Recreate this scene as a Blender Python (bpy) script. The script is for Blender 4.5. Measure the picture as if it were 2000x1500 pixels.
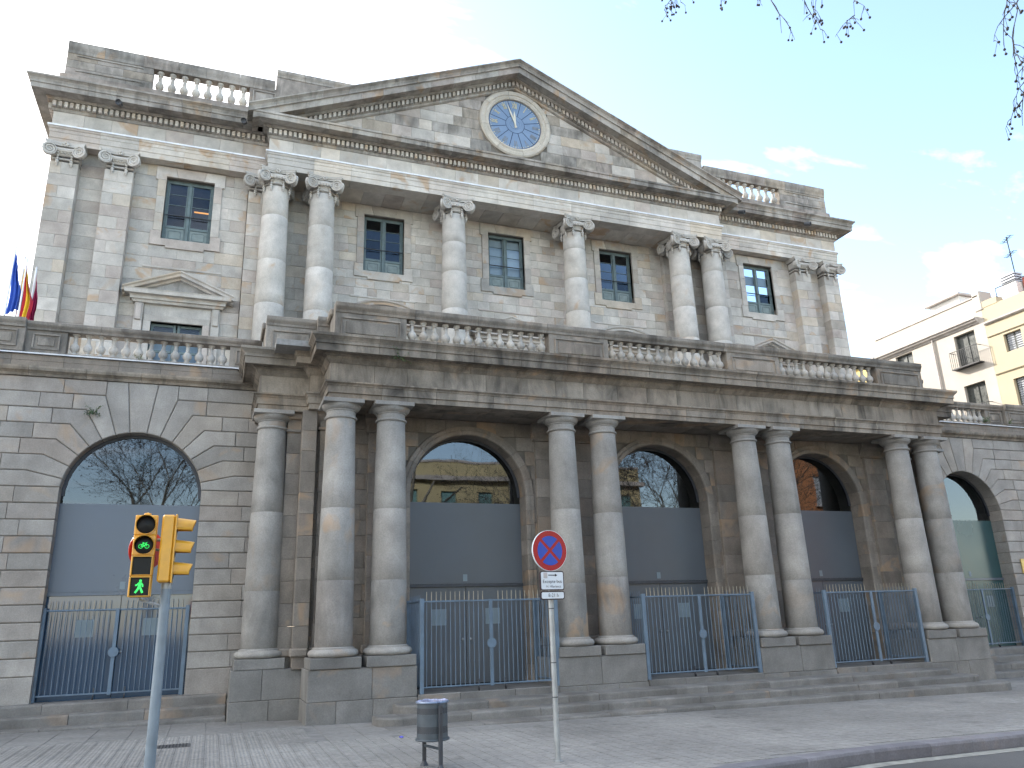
import bpy, bmesh, math, random
from mathutils import Vector, Matrix, noise as mnoise
R = math.radians
rng = random.Random(7)
sc = bpy.context.scene
for o in list(bpy.data.objects): bpy.data.objects.remove(o)

# ------------------------------------------------------------------ camera, sky, sun, exposure
CAM = Vector((-10.233, -18.132, 1.161)); YAW, PIT, ROL, FPX = 0.36303, 0.29601, -0.0329, 1518.1
_f = Vector((math.sin(YAW)*math.cos(PIT), math.cos(YAW)*math.cos(PIT), math.sin(PIT)))
_r = Vector((math.cos(YAW), -math.sin(YAW), 0.0)); _u = _r.cross(_f)
_r2 = _r*math.cos(ROL) + _u*math.sin(ROL); _u2 = -_r*math.sin(ROL) + _u*math.cos(ROL)
cd = bpy.data.cameras.new('camera'); cam = bpy.data.objects.new('camera', cd); sc.collection.objects.link(cam)
cam.matrix_world = Matrix(((_r2.x, _u2.x, -_f.x, CAM.x), (_r2.y, _u2.y, -_f.y, CAM.y), (_r2.z, _u2.z, -_f.z, CAM.z), (0, 0, 0, 1)))
cd.sensor_fit = 'HORIZONTAL'; cd.sensor_width = 36.0; cd.lens = FPX/2000*36.0; cd.clip_start = 0.05; cd.clip_end = 2000
sc.camera = cam
def pix(P):
    d = Vector(P) - CAM; z = d.dot(_f)
    if z <= 0.01: return (-9999, -9999, z)
    return (1000 + FPX*d.dot(_r2)/z, 750 - FPX*d.dot(_u2)/z, z)

SUN_EL, SUN_AZ = R(27), math.atan2(-0.50, 0.866)       # azimuth from +y towards +x: behind the building, to the left
sund = Vector((math.sin(SUN_AZ)*math.cos(SUN_EL), math.cos(SUN_AZ)*math.cos(SUN_EL), math.sin(SUN_EL)))
world = bpy.data.worlds.new('World'); sc.world = world; world.use_nodes = True
def build_world():
    nt = world.node_tree; nt.nodes.clear(); N = nt.nodes.new; L = nt.links.new
    out = N('ShaderNodeOutputWorld'); bg = N('ShaderNodeBackground'); bg.inputs['Strength'].default_value = 0.105
    sky = N('ShaderNodeTexSky'); sky.sky_type = 'NISHITA'; sky.sun_disc = False
    sky.sun_elevation = SUN_EL; sky.sun_rotation = SUN_AZ; sky.air_density = 1.15; sky.dust_density = 0.8; sky.ozone_density = 1.0
    tc = N('ShaderNodeTexCoord'); sep = N('ShaderNodeSeparateXYZ'); L(tc.outputs['Generated'], sep.inputs[0])
    def M(op, a, b=None, c=None):
        n = N('ShaderNodeMath'); n.operation = op
        for i, v in enumerate((a, b, c)):
            if v is None: continue
            if isinstance(v, (int, float)): n.inputs[i].default_value = v
            else: L(v, n.inputs[i])
        return n.outputs[0]
    zz = M('ADD', M('MAXIMUM', sep.outputs['Z'], 0.0), 0.22)
    cx = M('DIVIDE', sep.outputs['X'], zz); cy = M('DIVIDE', sep.outputs['Y'], zz)
    cmb = N('ShaderNodeCombineXYZ'); L(cx, cmb.inputs[0]); L(cy, cmb.inputs[1])
    mp = N('ShaderNodeMapping'); mp.inputs['Rotation'].default_value = (0, 0, R(48)); mp.inputs['Scale'].default_value = (0.7, 1.5, 1); mp.inputs['Location'].default_value = (5.0, 2.2, 0)
    L(cmb.outputs[0], mp.inputs['Vector'])
    n1 = N('ShaderNodeTexNoise'); n1.inputs['Scale'].default_value = 1.25; n1.inputs['Detail'].default_value = 9; n1.inputs['Roughness'].default_value = 0.62; n1.inputs['Distortion'].default_value = 0.35
    L(mp.outputs[0], n1.inputs['Vector'])
    # more cloud towards the sun's side of the sky
    az = M('MULTIPLY', sep.outputs['X'], -0.26)
    mp2 = N('ShaderNodeMapping'); mp2.inputs['Rotation'].default_value = (0, 0, R(48)); mp2.inputs['Scale'].default_value = (2.2, 6.0, 1); L(cmb.outputs[0], mp2.inputs['Vector'])
    n2 = N('ShaderNodeTexNoise'); n2.inputs['Scale'].default_value = 1.3; n2.inputs['Detail'].default_value = 6; n2.inputs['Distortion'].default_value = 0.6; L(mp2.outputs[0], n2.inputs['Vector'])
    wisp = M('MULTIPLY', M('SUBTRACT', n2.outputs['Fac'], 0.5), 0.55)
    v = M('ADD', M('ADD', M('ADD', n1.outputs['Fac'], wisp), az), M('MULTIPLY', sep.outputs['Y'], 0.09))
    cr = N('ShaderNodeValToRGB'); cr.color_ramp.elements[0].position = 0.43; cr.color_ramp.elements[1].position = 0.74
    L(v, cr.inputs['Fac'])
    hz = M('SUBTRACT', 1.0, M('MULTIPLY', sep.outputs['Z'], 3.0)); hz = M('MAXIMUM', hz, 0.0)
    fac = M('MINIMUM', M('ADD', cr.outputs['Color'], M('MULTIPLY', hz, 0.25)), 1.0)
    mx = N('ShaderNodeMix'); mx.data_type = 'RGBA'; L(fac, mx.inputs[0])
    L(sky.outputs[0], mx.inputs[6]); mx.inputs[7].default_value = (6.9, 6.8, 6.65, 1)
    L(mx.outputs[2], bg.inputs['Color']); L(bg.outputs[0], out.inputs['Surface'])
build_world()
sd = bpy.data.lights.new('sun', 'SUN'); sd.energy = 2.0; sd.angle = R(2); sd.color = (1.0, 0.94, 0.85)
so = bpy.data.objects.new('sun', sd); sc.collection.objects.link(so); so.rotation_euler = sund.to_track_quat('Z', 'Y').to_euler(); so.location = (-30, 30, 40)
vs = sc.view_settings; vs.view_transform = 'Standard'; vs.look = 'None'; vs.gamma = 1.0; vs.use_curve_mapping = False; vs.exposure = 2.32
sc.render.engine = 'CYCLES'
sc.cycles.use_denoising = True
sc.cycles.use_adaptive_sampling = True; sc.cycles.adaptive_threshold = 0.025
sc.cycles.max_bounces = 5; sc.cycles.diffuse_bounces = 2; sc.cycles.glossy_bounces = 2; sc.cycles.transparent_max_bounces = 8; sc.cycles.transmission_bounces = 3
sc.cycles.caustics_reflective = False; sc.cycles.caustics_refractive = False; sc.cycles.sample_clamp_indirect = 6.0

# ------------------------------------------------------------------ helpers
COL = sc.collection
WL = {}
def _reg(o, name, mat, parent, loc, rot=None, scale=None):
    COL.objects.link(o); loc = Vector(loc); WL[o.name] = loc
    if parent is not None:
        o.parent = parent; o.location = loc - WL[parent.name]
    else: o.location = loc
    if rot is not None: o.rotation_euler = rot
    if scale is not None: o.scale = scale
    return o
def empty(name, loc=(0, 0, 0), parent=None):
    o = bpy.data.objects.new(name, None); o.empty_display_size = 0.2
    return _reg(o, name, None, parent, loc)
def tag(o, label, cat, group=None, kind=None):
    if label: o['label'] = label
    if cat: o['category'] = cat
    if group: o['group'] = group
    if kind: o['kind'] = kind
    return o
def place(name, mesh, parent=None, loc=(0, 0, 0), rot=None, scale=None):
    o = bpy.data.objects.new(name, mesh)
    return _reg(o, name, None, parent, loc, rot, scale)

class MB:
    """collects vertices and faces of ONE mesh"""
    def __init__(s): s.v = []; s.f = []; s.m = []; s.mi = 0
    def add(s, vs, fs):
        b = len(s.v); s.v.extend([tuple(p) for p in vs]); s.f.extend([tuple(b+i for i in f) for f in fs]); s.m.extend([s.mi]*len(fs))
        return s
    def box(s, x0, x1, y0, y1, z0, z1):
        v = [(x, y, z) for z in (z0, z1) for y in (y0, y1) for x in (x0, x1)]
        return s.add(v, [(0, 2, 3, 1), (4, 5, 7, 6), (0, 1, 5, 4), (2, 6, 7, 3), (0, 4, 6, 2), (1, 3, 7, 5)])
    def cbox(s, x0, x1, y0, y1, z0, z1, c=0.01):
        """box with all edges chamfered"""
        bm = bmesh.new(); bmesh.ops.create_cube(bm, size=1.0)
        for v in bm.verts: v.co = Vector(((x0+x1)/2+v.co.x*(x1-x0), (y0+y1)/2+v.co.y*(y1-y0), (z0+z1)/2+v.co.z*(z1-z0)))
        bmesh.ops.bevel(bm, geom=list(bm.edges), offset=c, segments=1, affect='EDGES')
        bm.verts.index_update(); s.add([v.co for v in bm.verts], [[v.index for v in f.verts] for f in bm.faces]); bm.free(); return s
    def front(s, x0, x1, y, depth, z0, z1, cx=0.006, cz=0.006):
        """block facing -y with chamfered front edges, no back"""
        v = [(x0, y+depth, z0), (x1, y+depth, z0), (x1, y+depth, z1), (x0, y+depth, z1)]
        c = max(cx, cz)
        v += [(x0, y+c, z0), (x1, y+c, z0), (x1, y+c, z1), (x0, y+c, z1)]
        v += [(x0+cx, y, z0+cz), (x1-cx, y, z0+cz), (x1-cx, y, z1-cz), (x0+cx, y, z1-cz)]
        f = [(8, 9, 10, 11)]
        for i in range(4):
            j = (i+1) % 4; f += [(i+4, j+4, j+8, i+8), (i, j, j+4, i+4)]
        return s.add(v, f)
    def prism(s, poly, y, depth, gap=0.004, ch=0.006, back=False):
        """polygon in (x,z) (counter-clockwise seen from -y), front at y, chamfered"""
        p0 = inset(poly, gap); p1 = inset(poly, gap+ch); n = len(p0)
        v = [(a, y+depth, b) for a, b in p0] + [(a, y+ch, b) for a, b in p0] + [(a, y, b) for a, b in p1]
        f = [tuple(range(2*n, 3*n))]
        for i in range(n):
            j = (i+1) % n; f += [(i+n, j+n, j+2*n, i+2*n), (i, j, j+n, i+n)]
        if back: f.append(tuple(reversed(range(n))))
        return s.add(v, f)
    def lathe(s, prof, n=24, c=(0, 0, 0), cap=True, a0=0.0):
        v = []; f = []
        for r, z in prof:
            for k in range(n):
                a = a0+2*math.pi*k/n; v.append((c[0]+r*math.cos(a), c[1]+r*math.sin(a), c[2]+z))
        m = len(prof)
        for i in range(m-1):
            for k in range(n):
                q = (k+1) % n; f.append((i*n+k, i*n+q, (i+1)*n+q, (i+1)*n+k))
        if cap:
            f.append(tuple(reversed(range(n)))); f.append(tuple((m-1)*n+k for k in range(n)))
        return s.add(v, f)
    def tube(s, pts, rad, n=6, cap=True):
        pts = [Vector(p) for p in pts]; m = len(pts)
        if not hasattr(rad, '__len__'): rad = [rad]*m
        v = []; f = []; prev = None
        for i, p in enumerate(pts):
            t = (pts[min(i+1, m-1)] - pts[max(i-1, 0)])
            t = t.normalized() if t.length > 1e-9 else Vector((0, 0, 1))
            if prev is None:
                a = Vector((0, 0, 1)) if abs(t.z) < 0.9 else Vector((1, 0, 0)); u = t.cross(a).normalized()
            else:
                u = prev - t*prev.dot(t)
                u = u.normalized() if u.length > 1e-6 else t.orthogonal().normalized()
            prev = u; w = t.cross(u)
            for k in range(n):
                a = 2*math.pi*k/n; v.append(p + u*(rad[i]*math.cos(a)) + w*(rad[i]*math.sin(a)))
        for i in range(m-1):
            for k in range(n):
                q = (k+1) % n; f.append((i*n+k, i*n+q, (i+1)*n+q, (i+1)*n+k))
        if cap and n > 2:
            f.append(tuple(reversed(range(n)))); f.append(tuple((m-1)*n+k for k in range(n)))
        return s.add(v, f)
    def xform(s, M, start=0):
        for i in range(start, len(s.v)): s.v[i] = tuple(M @ Vector(s.v[i]))
        return s
    def mesh(s, name, mat, smooth=False, angle=None):
        me = bpy.data.meshes.new(name); me.from_pydata(s.v, [], s.f)
        mats = mat if isinstance(mat, (list, tuple)) else [mat]
        for m in mats: me.materials.append(m)
        if len(mats) > 1: me.polygons.foreach_set('material_index', s.m)
        bm = bmesh.new(); bm.from_mesh(me); bmesh.ops.recalc_face_normals(bm, faces=bm.faces)
        if smooth:
            lim = R(angle or 40)
            for fc in bm.faces: fc.smooth = True
            for e in bm.edges:
                if len(e.link_faces) == 2 and e.calc_face_angle(0) > lim: e.smooth = False
        bm.to_mesh(me); bm.free(); me.update(); return me
    def build(s, name, mat, parent=None, loc=(0, 0, 0), smooth=False, angle=None, rot=None):
        return place(name, s.mesh(name, mat, smooth, angle), parent, loc, rot)

def inset(poly, d):
    n = len(poly); out = []
    for i in range(n):
        a, b, c = Vector(poly[i-1]), Vector(poly[i]), Vector(poly[(i+1) % n])
        e1 = (b-a); e2 = (c-b)
        if e1.length < 1e-7 or e2.length < 1e-7: out.append(tuple(b)); continue
        e1.normalize(); e2.normalize()
        n1 = Vector((-e1.y, e1.x)); n2 = Vector((-e2.y, e2.x))
        k = 1+n1.dot(n2); k = max(k, 0.35)
        m = (n1+n2)/k; out.append((b.x+m.x*d, b.y+m.y*d))
    return out

def sweep_sections(path, prof, lens):
    """path: plan polyline [(x,y)], outward is to the right of travel. Yields (mb, centre) for each block: prof = closed list of (out, z)."""
    P = [Vector(p) for p in path]; n = len(P); D = [(P[i+1]-P[i]) for i in range(n-1)]
    Ls = [d.length for d in D]; D = [d.normalized() for d in D]; Nn = [Vector((d.y, -d.x)) for d in D]
    mit = []
    for i in range(n):
        if i == 0: mit.append(Nn[0])
        elif i == n-1: mit.append(Nn[-1])
        else: mit.append((Nn[i-1]+Nn[i])/(1+Nn[i-1].dot(Nn[i])))
    out = []
    for i in range(n-1):
        L = Ls[i]; k = max(1, round(L/lens)); cuts = [0.0]
        for j in range(1, k): cuts.append(L*j/k + rng.uniform(-0.12, 0.12)*L/k)
        cuts.append(L)
        for j in range(k):
            mb = MB(); secs = []
            for e, s in ((0, cuts[j]), (1, cuts[j+1])):
                g = 0.003 if e == 0 else -0.003
                if e == 0 and j == 0: base = P[i] + D[i]*(g if i == 0 else 0); mm = mit[i]
                elif e == 1 and j == k-1: base = P[i+1] + D[i]*(g if i == n-2 else 0); mm = mit[i+1]
                else: base = P[i] + D[i]*(s+g); mm = Nn[i]
                secs.append([(base.x+mm.x*o, base.y+mm.y*o, z) for o, z in prof])
            m = len(prof); v = secs[0]+secs[1]
            f = [(a, (a+1) % m, m+(a+1) % m, m+a) for a in range(m)] + [tuple(range(m)), tuple(reversed(range(m, 2*m)))]
            mb.add(v, f); out.append(mb)
    return out

# ashlar register: the 300 that show largest become objects of their own, the rest one part per wall
BLOCKS = []
def block(mb, parent, mat, name='stone_block'):
    us = [pix(p) for p in mb.v]
    xs = [max(-50, min(2050, u[0])) for u in us if u[2] > 0.01]; ys = [max(-50, min(1550, u[1])) for u in us if u[2] > 0.01]
    a = (max(xs)-min(xs))*(max(ys)-min(ys)) if xs else 0
    BLOCKS.append((a, mb, parent, mat, name))
def flush_blocks(limit=300):
    byname = {}
    for b in BLOCKS: byname.setdefault(b[4], []).append(b)
    for nm, bs in byname.items():
        bs.sort(key=lambda b: -b[0]); rest = {}
        for i, (a, mb, parent, mat, name) in enumerate(bs):
            if i < limit: mb.build(name, mat, parent)
            else: rest.setdefault((parent.name, mat.name), [parent, mat, MB()])[2].add(mb.v, mb.f)
        for parent, mat, mb in rest.values():
            o = mb.build(nm + '_courses', mat, parent); o['kind'] = 'stuff'
    BLOCKS.clear()
def splits(a, b, w, jit=0.3):
    n = max(1, round((b-a)/w)); c = [a]
    for i in range(1, n): c.append(a+(b-a)*i/n + rng.uniform(-jit, jit)*(b-a)/n)
    return c+[b]

# ------------------------------------------------------------------ materials
def newmat(name):
    m = bpy.data.materials.new(name); m.use_nodes = True; nt = m.node_tree
    return m, nt, nt.nodes['Principled BSDF']
def plain(name, col, rough=0.5, metal=0.0, spec=0.5, var=0.12, scale=6.0, bump=0.0, emit=None, es=0.0, coat=0.0):
    m, nt, b = newmat(name); N = nt.nodes.new; L = nt.links.new
    b.inputs['Roughness'].default_value = rough; b.inputs['Metallic'].default_value = metal; b.inputs['Specular IOR Level'].default_value = spec
    b.inputs['Coat Weight'].default_value = coat
    geo = N('ShaderNodeNewGeometry'); nz = N('ShaderNodeTexNoise'); nz.inputs['Scale'].default_value = scale; nz.inputs['Detail'].default_value = 5
    L(geo.outputs['Position'], nz.inputs['Vector'])
    mr = N('ShaderNodeMapRange'); mr.inputs[1].default_value = 0.3; mr.inputs[2].default_value = 0.7; mr.inputs[3].default_value = 1-var; mr.inputs[4].default_value = 1+var
    L(nz.outputs['Fac'], mr.inputs[0])
    mx = N('ShaderNodeMix'); mx.data_type = 'RGBA'; mx.blend_type = 'MULTIPLY'; mx.inputs[0].default_value = 1.0; mx.inputs[6].default_value = (*col, 1); L(mr.outputs[0], mx.inputs[7])
    L(mx.outputs[2], b.inputs['Base Color'])
    r2 = N('ShaderNodeMapRange'); r2.inputs[1].default_value = 0.3; r2.inputs[2].default_value = 0.7; r2.inputs[3].default_value = max(0.02, rough*0.8); r2.inputs[4].default_value = min(1, rough*1.2)
    L(nz.outputs['Fac'], r2.inputs[0]); L(r2.outputs[0], b.inputs['Roughness'])
    if bump:
        bp = N('ShaderNodeBump'); bp.inputs['Strength'].default_value = bump; bp.inputs['Distance'].default_value = 0.01; n2 = N('ShaderNodeTexNoise'); n2.inputs['Scale'].default_value = scale*8; n2.inputs['Detail'].default_value = 4
        L(geo.outputs['Position'], n2.inputs['Vector']); L(n2.outputs['Fac'], bp.inputs['Height']); L(bp.outputs[0], b.inputs['Normal'])
    if emit: b.inputs['Emission Color'].default_value = (*emit, 1); b.inputs['Emission Strength'].default_value = es
    return m
def stone(name, cols, ochre=0.5, grime=0.3, bump=0.35, patch=0.57, streak=0.45, rough=0.86, soot=(0.045, 0.042, 0.038), fine=38.0):
    """weathered sandstone: each block takes its own tone; ochre blooms; vertical soot streaks; pitted grain"""
    m, nt, b = newmat(name); N = nt.nodes.new; L = nt.links.new
    def M(op, a, c=None):
        n = N('ShaderNodeMath'); n.operation = op
        for i, v in enumerate((a, c)):
            if v is None: continue
            if isinstance(v, (int, float)): n.inputs[i].default_value = v
            else: L(v, n.inputs[i])
        return n.outputs[0]
    def noise(vec, sc_, det=5, rgh=0.55, dist=0.0):
        n = N('ShaderNodeTexNoise'); n.inputs['Scale'].default_value = sc_; n.inputs['Detail'].default_value = det; n.inputs['Roughness'].default_value = rgh; n.inputs['Distortion'].default_value = dist
        L(vec, n.inputs['Vector']); return n.outputs['Fac']
    def rng_(v, a, b_, c=0.0, d=1.0):
        n = N('ShaderNodeMapRange'); n.clamp = True
        n.inputs[1].default_value = a; n.inputs[2].default_value = b_; n.inputs[3].default_value = c; n.inputs[4].default_value = d; L(v, n.inputs[0]); return n.outputs[0]
    def mix(fac, a, c, mode='MIX'):
        n = N('ShaderNodeMix'); n.data_type = 'RGBA'; n.blend_type = mode
        for s_, v in ((0, fac), (6, a), (7, c)):
            if isinstance(v, (int, float)): n.inputs[s_].default_value = v
            elif isinstance(v, tuple): n.inputs[s_].default_value = (*v, 1)
            else: L(v, n.inputs[s_])
        return n.outputs[2]
    geo = N('ShaderNodeNewGeometry'); oi = N('ShaderNodeObjectInfo'); pos = geo.outputs['Position']
    rnd = M('FRACT', M('ADD', oi.outputs['Random'], geo.outputs['Random Per Island']))
    cr = N('ShaderNodeValToRGB'); cr.color_ramp.interpolation = 'LINEAR'; el = cr.color_ramp.elements
    while len(el) < len(cols): el.new(0.5)
    for i, c in enumerate(cols): el[i].position = i/(len(cols)-1); el[i].color = (*c, 1)
    L(rnd, cr.inputs['Fac']); col = cr.outputs['Color']
    r2 = M('FRACT', M('MULTIPLY', rnd, 7.31))
    off = N('ShaderNodeVectorMath'); off.operation = 'ADD'; L(pos, off.inputs[0])
    cb = N('ShaderNodeCombineXYZ'); L(M('MULTIPLY', rnd, 9.0), cb.inputs[0]); L(M('MULTIPLY', r2, 7.0), cb.inputs[2]); L(cb.outputs[0], off.inputs[1])
    # broad mottling, different on each block
    col = mix(1.0, col, rng_(noise(off.outputs[0], 1.7, 4, 0.6), 0.3, 0.7, 0.80, 1.16), 'MULTIPLY')
    col = mix(1.0, col, rng_(noise(pos, 0.33, 2), 0.3, 0.7, 0.88, 1.10), 'MULTIPLY')
    col = mix(1.0, col, rng_(noise(pos, fine, 2, 0.7), 0.25, 0.75, 0.84, 1.14), 'MULTIPLY')
    # iron-ochre blooms
    on = noise(off.outputs[0], 1.1, 3, 0.6, 0.6); of = M('MULTIPLY', rng_(on, patch, patch+0.10), rng_(r2, 0.45, 0.8))
    oc = mix(r2, (0.46, 0.27, 0.13), (0.44, 0.31, 0.20))
    col = mix(M('MULTIPLY', of, ochre), col, oc)
    # soot and lichen: run down the face
    mp = N('ShaderNodeMapping'); mp.inputs['Scale'].default_value = (1.9, 1.9, 0.55); L(off.outputs[0], mp.inputs['Vector'])
    g1 = noise(mp.outputs[0], 1.3, 4, 0.66, 0.8); g2 = noise(pos, 0.8, 3, 0.6)
    gf = M('MULTIPLY', rng_(M('ADD', M('MULTIPLY', g1, streak), M('MULTIPLY', g2, 1-streak)), 0.44, 0.66), grime)
    col = mix(gf, col, soot)
    L(col, b.inputs['Base Color']); b.inputs['Roughness'].default_value = rough; b.inputs['Specular IOR Level'].default_value = 0.25
    # pits and tooling
    bp = N('ShaderNodeBump'); bp.inputs['Strength'].default_value = bump; bp.inputs['Distance'].default_value = 0.012
    h = noise(pos, fine*0.45, 3, 0.75)
    L(h, bp.inputs['Height']); L(bp.outputs[0], b.inputs['Normal'])
    return m
G = lambda r, g, b_: (r, g, b_)
def ds(L, k=0.55):
    return [tuple(((sum(c)/3)*k+v*(1-k))*w for v, w in zip(c, (1.025, 1.0, 0.965))) for c in L]
UP = ds([(0.44, 0.41, 0.37), (0.50, 0.47, 0.43), (0.40, 0.385, 0.36), (0.48, 0.45, 0.40), (0.53, 0.50, 0.46), (0.47, 0.405, 0.365), (0.40, 0.345, 0.30), (0.50, 0.475, 0.44), (0.52, 0.435, 0.33), (0.37, 0.355, 0.33)], 0.35)
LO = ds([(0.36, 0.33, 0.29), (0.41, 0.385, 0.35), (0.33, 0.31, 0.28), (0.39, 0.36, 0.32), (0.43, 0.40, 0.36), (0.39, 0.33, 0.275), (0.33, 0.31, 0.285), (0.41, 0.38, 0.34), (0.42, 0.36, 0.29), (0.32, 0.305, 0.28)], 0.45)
S_UP = stone('upper_sandstone', UP, ochre=0.75, grime=0.18, patch=0.55)
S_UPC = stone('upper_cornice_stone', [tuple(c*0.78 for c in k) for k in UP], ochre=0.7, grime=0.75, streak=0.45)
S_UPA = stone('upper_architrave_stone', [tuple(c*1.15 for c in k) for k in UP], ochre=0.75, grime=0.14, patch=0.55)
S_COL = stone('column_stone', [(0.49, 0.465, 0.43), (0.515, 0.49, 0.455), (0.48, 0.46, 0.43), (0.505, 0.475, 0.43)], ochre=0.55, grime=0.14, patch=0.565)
S_WING = stone('wing_sandstone', [tuple(c*0.95 for c in k) for k in LO], ochre=0.45, grime=0.22)
S_PORT = stone('shaded_portico_sandstone', [(k[0]*0.68, k[1]*0.645, k[2]*0.61) for k in LO], ochre=0.6, grime=0.42, patch=0.54)  # shade of the portico recess put into the base tones, grime over it
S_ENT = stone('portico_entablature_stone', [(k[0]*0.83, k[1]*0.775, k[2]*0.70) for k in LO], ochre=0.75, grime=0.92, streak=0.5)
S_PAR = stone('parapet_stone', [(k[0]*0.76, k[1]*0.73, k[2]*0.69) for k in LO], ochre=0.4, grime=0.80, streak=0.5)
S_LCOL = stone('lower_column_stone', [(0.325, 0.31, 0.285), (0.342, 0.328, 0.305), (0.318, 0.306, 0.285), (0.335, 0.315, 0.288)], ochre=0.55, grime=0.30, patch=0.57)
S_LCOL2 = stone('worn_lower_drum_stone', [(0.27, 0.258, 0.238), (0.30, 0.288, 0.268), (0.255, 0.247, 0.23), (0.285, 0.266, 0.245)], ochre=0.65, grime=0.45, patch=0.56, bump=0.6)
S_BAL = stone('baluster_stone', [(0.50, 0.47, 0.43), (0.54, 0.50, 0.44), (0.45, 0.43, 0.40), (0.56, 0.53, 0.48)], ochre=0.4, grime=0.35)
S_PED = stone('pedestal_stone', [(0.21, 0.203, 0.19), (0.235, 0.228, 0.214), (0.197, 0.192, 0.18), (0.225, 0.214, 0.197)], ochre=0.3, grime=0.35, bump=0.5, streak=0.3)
S_STEP = stone('step_stone', [(0.205, 0.198, 0.186), (0.235, 0.227, 0.213), (0.187, 0.182, 0.172), (0.22, 0.208, 0.192)], ochre=0.35, grime=0.45, bump=0.6, streak=0.3)
S_MORT = plain('lime_mortar', (0.16, 0.145, 0.125), 0.95, var=0.25, scale=3)
LEAD = plain('lead_flashing', (0.78, 0.80, 0.84), 0.45, 0.0, var=0.15, scale=5)
GREEN_W = plain('teal_window_paint', (0.10, 0.138, 0.142), 0.5, var=0.22, scale=5, bump=0.15)
GREEN_P = plain('teal_panel_paint', (0.17, 0.21, 0.205), 0.55, var=0.22, scale=5, bump=0.15)
GATE_M = plain('blue_grey_gate_paint', (0.11, 0.162, 0.22), 0.45, var=0.18, scale=4, bump=0.1)
BRASS = plain('tarnished_brass', (0.29, 0.265, 0.21), 0.45, 0.3, var=0.2)
DARKROOM = plain('dark_room', (0.012, 0.012, 0.014), 0.9)
BLIND = plain('white_blind', (0.72, 0.74, 0.78), 0.7, var=0.05)
BLACK = plain('black_rubber', (0.015, 0.015, 0.017), 0.6)
STEEL = plain('galvanised_steel', (0.33, 0.345, 0.35), 0.45, 0.4, var=0.15, scale=8)
DKSTEEL = plain('dark_steel', (0.06, 0.065, 0.075), 0.5, 0.3, var=0.2)
def glassmat(name, tint=(0.75, 0.85, 0.9), refl=0.30, gcol=(0.82, 0.9, 1.0)):
    """window glass: mirror reflection by angle over clear tinted transparency"""
    m = bpy.data.materials.new(name); m.use_nodes = True; nt = m.node_tree; nt.nodes.clear(); N = nt.nodes.new; L = nt.links.new
    out = N('ShaderNodeOutputMaterial'); mx = N('ShaderNodeMixShader'); tr = N('ShaderNodeBsdfTransparent'); gl = N('ShaderNodeBsdfGlossy')
    tr.inputs['Color'].default_value = (*tint, 1); gl.inputs['Roughness'].default_value = 0.015; gl.inputs['Color'].default_value = (*gcol, 1)
    fr = N('ShaderNodeFresnel'); fr.inputs['IOR'].default_value = 1.5; ad = N('ShaderNodeMath'); ad.operation = 'ADD'; ad.use_clamp = True; ad.inputs[1].default_value = refl
    geo = N('ShaderNodeNewGeometry'); nz = N('ShaderNodeTexNoise'); nz.inputs['Scale'].default_value = 0.9; nz.inputs['Detail'].default_value = 1; L(geo.outputs['Position'], nz.inputs['Vector'])
    bp = N('ShaderNodeBump'); bp.inputs['Strength'].default_value = 0.04; bp.inputs['Distance'].default_value = 0.05; L(nz.outputs['Fac'], bp.inputs['Height']); L(bp.outputs[0], gl.inputs['Normal'])
    L(fr.outputs[0], ad.inputs[0]); L(ad.outputs[0], mx.inputs[0]); L(tr.outputs[0], mx.inputs[1]); L(gl.outputs[0], mx.inputs[2]); L(mx.outputs[0], out.inputs['Surface'])
    return m
GLASS = glassmat('window_glass', tint=(0.6, 0.68, 0.72), refl=0.01, gcol=(0.6, 0.68, 0.8))
LUNETTE = glassmat('lunette_glass', tint=(0.30, 0.37, 0.38), refl=0.055)
FILM = plain('frosted_blue_grey_panel', (0.105, 0.13, 0.165), 0.32, 0.0, 0.5, var=0.06, scale=0.8)
FILM2 = plain('frosted_grey_panel', (0.10, 0.114, 0.130), 0.36, 0.0, 0.45, var=0.06, scale=0.8)
FILM3 = plain('frosted_teal_panel', (0.045, 0.095, 0.10), 0.25, 0.0, 0.5, var=0.06, scale=0.8)
DOORGL = plain('tinted_door_glass', (0.035, 0.068, 0.115), 0.07, 0.0, 0.8, var=0.06, scale=0.8)
PAPER = plain('translucent_notice', (0.19, 0.24, 0.265), 0.5, var=0.05)

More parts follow.
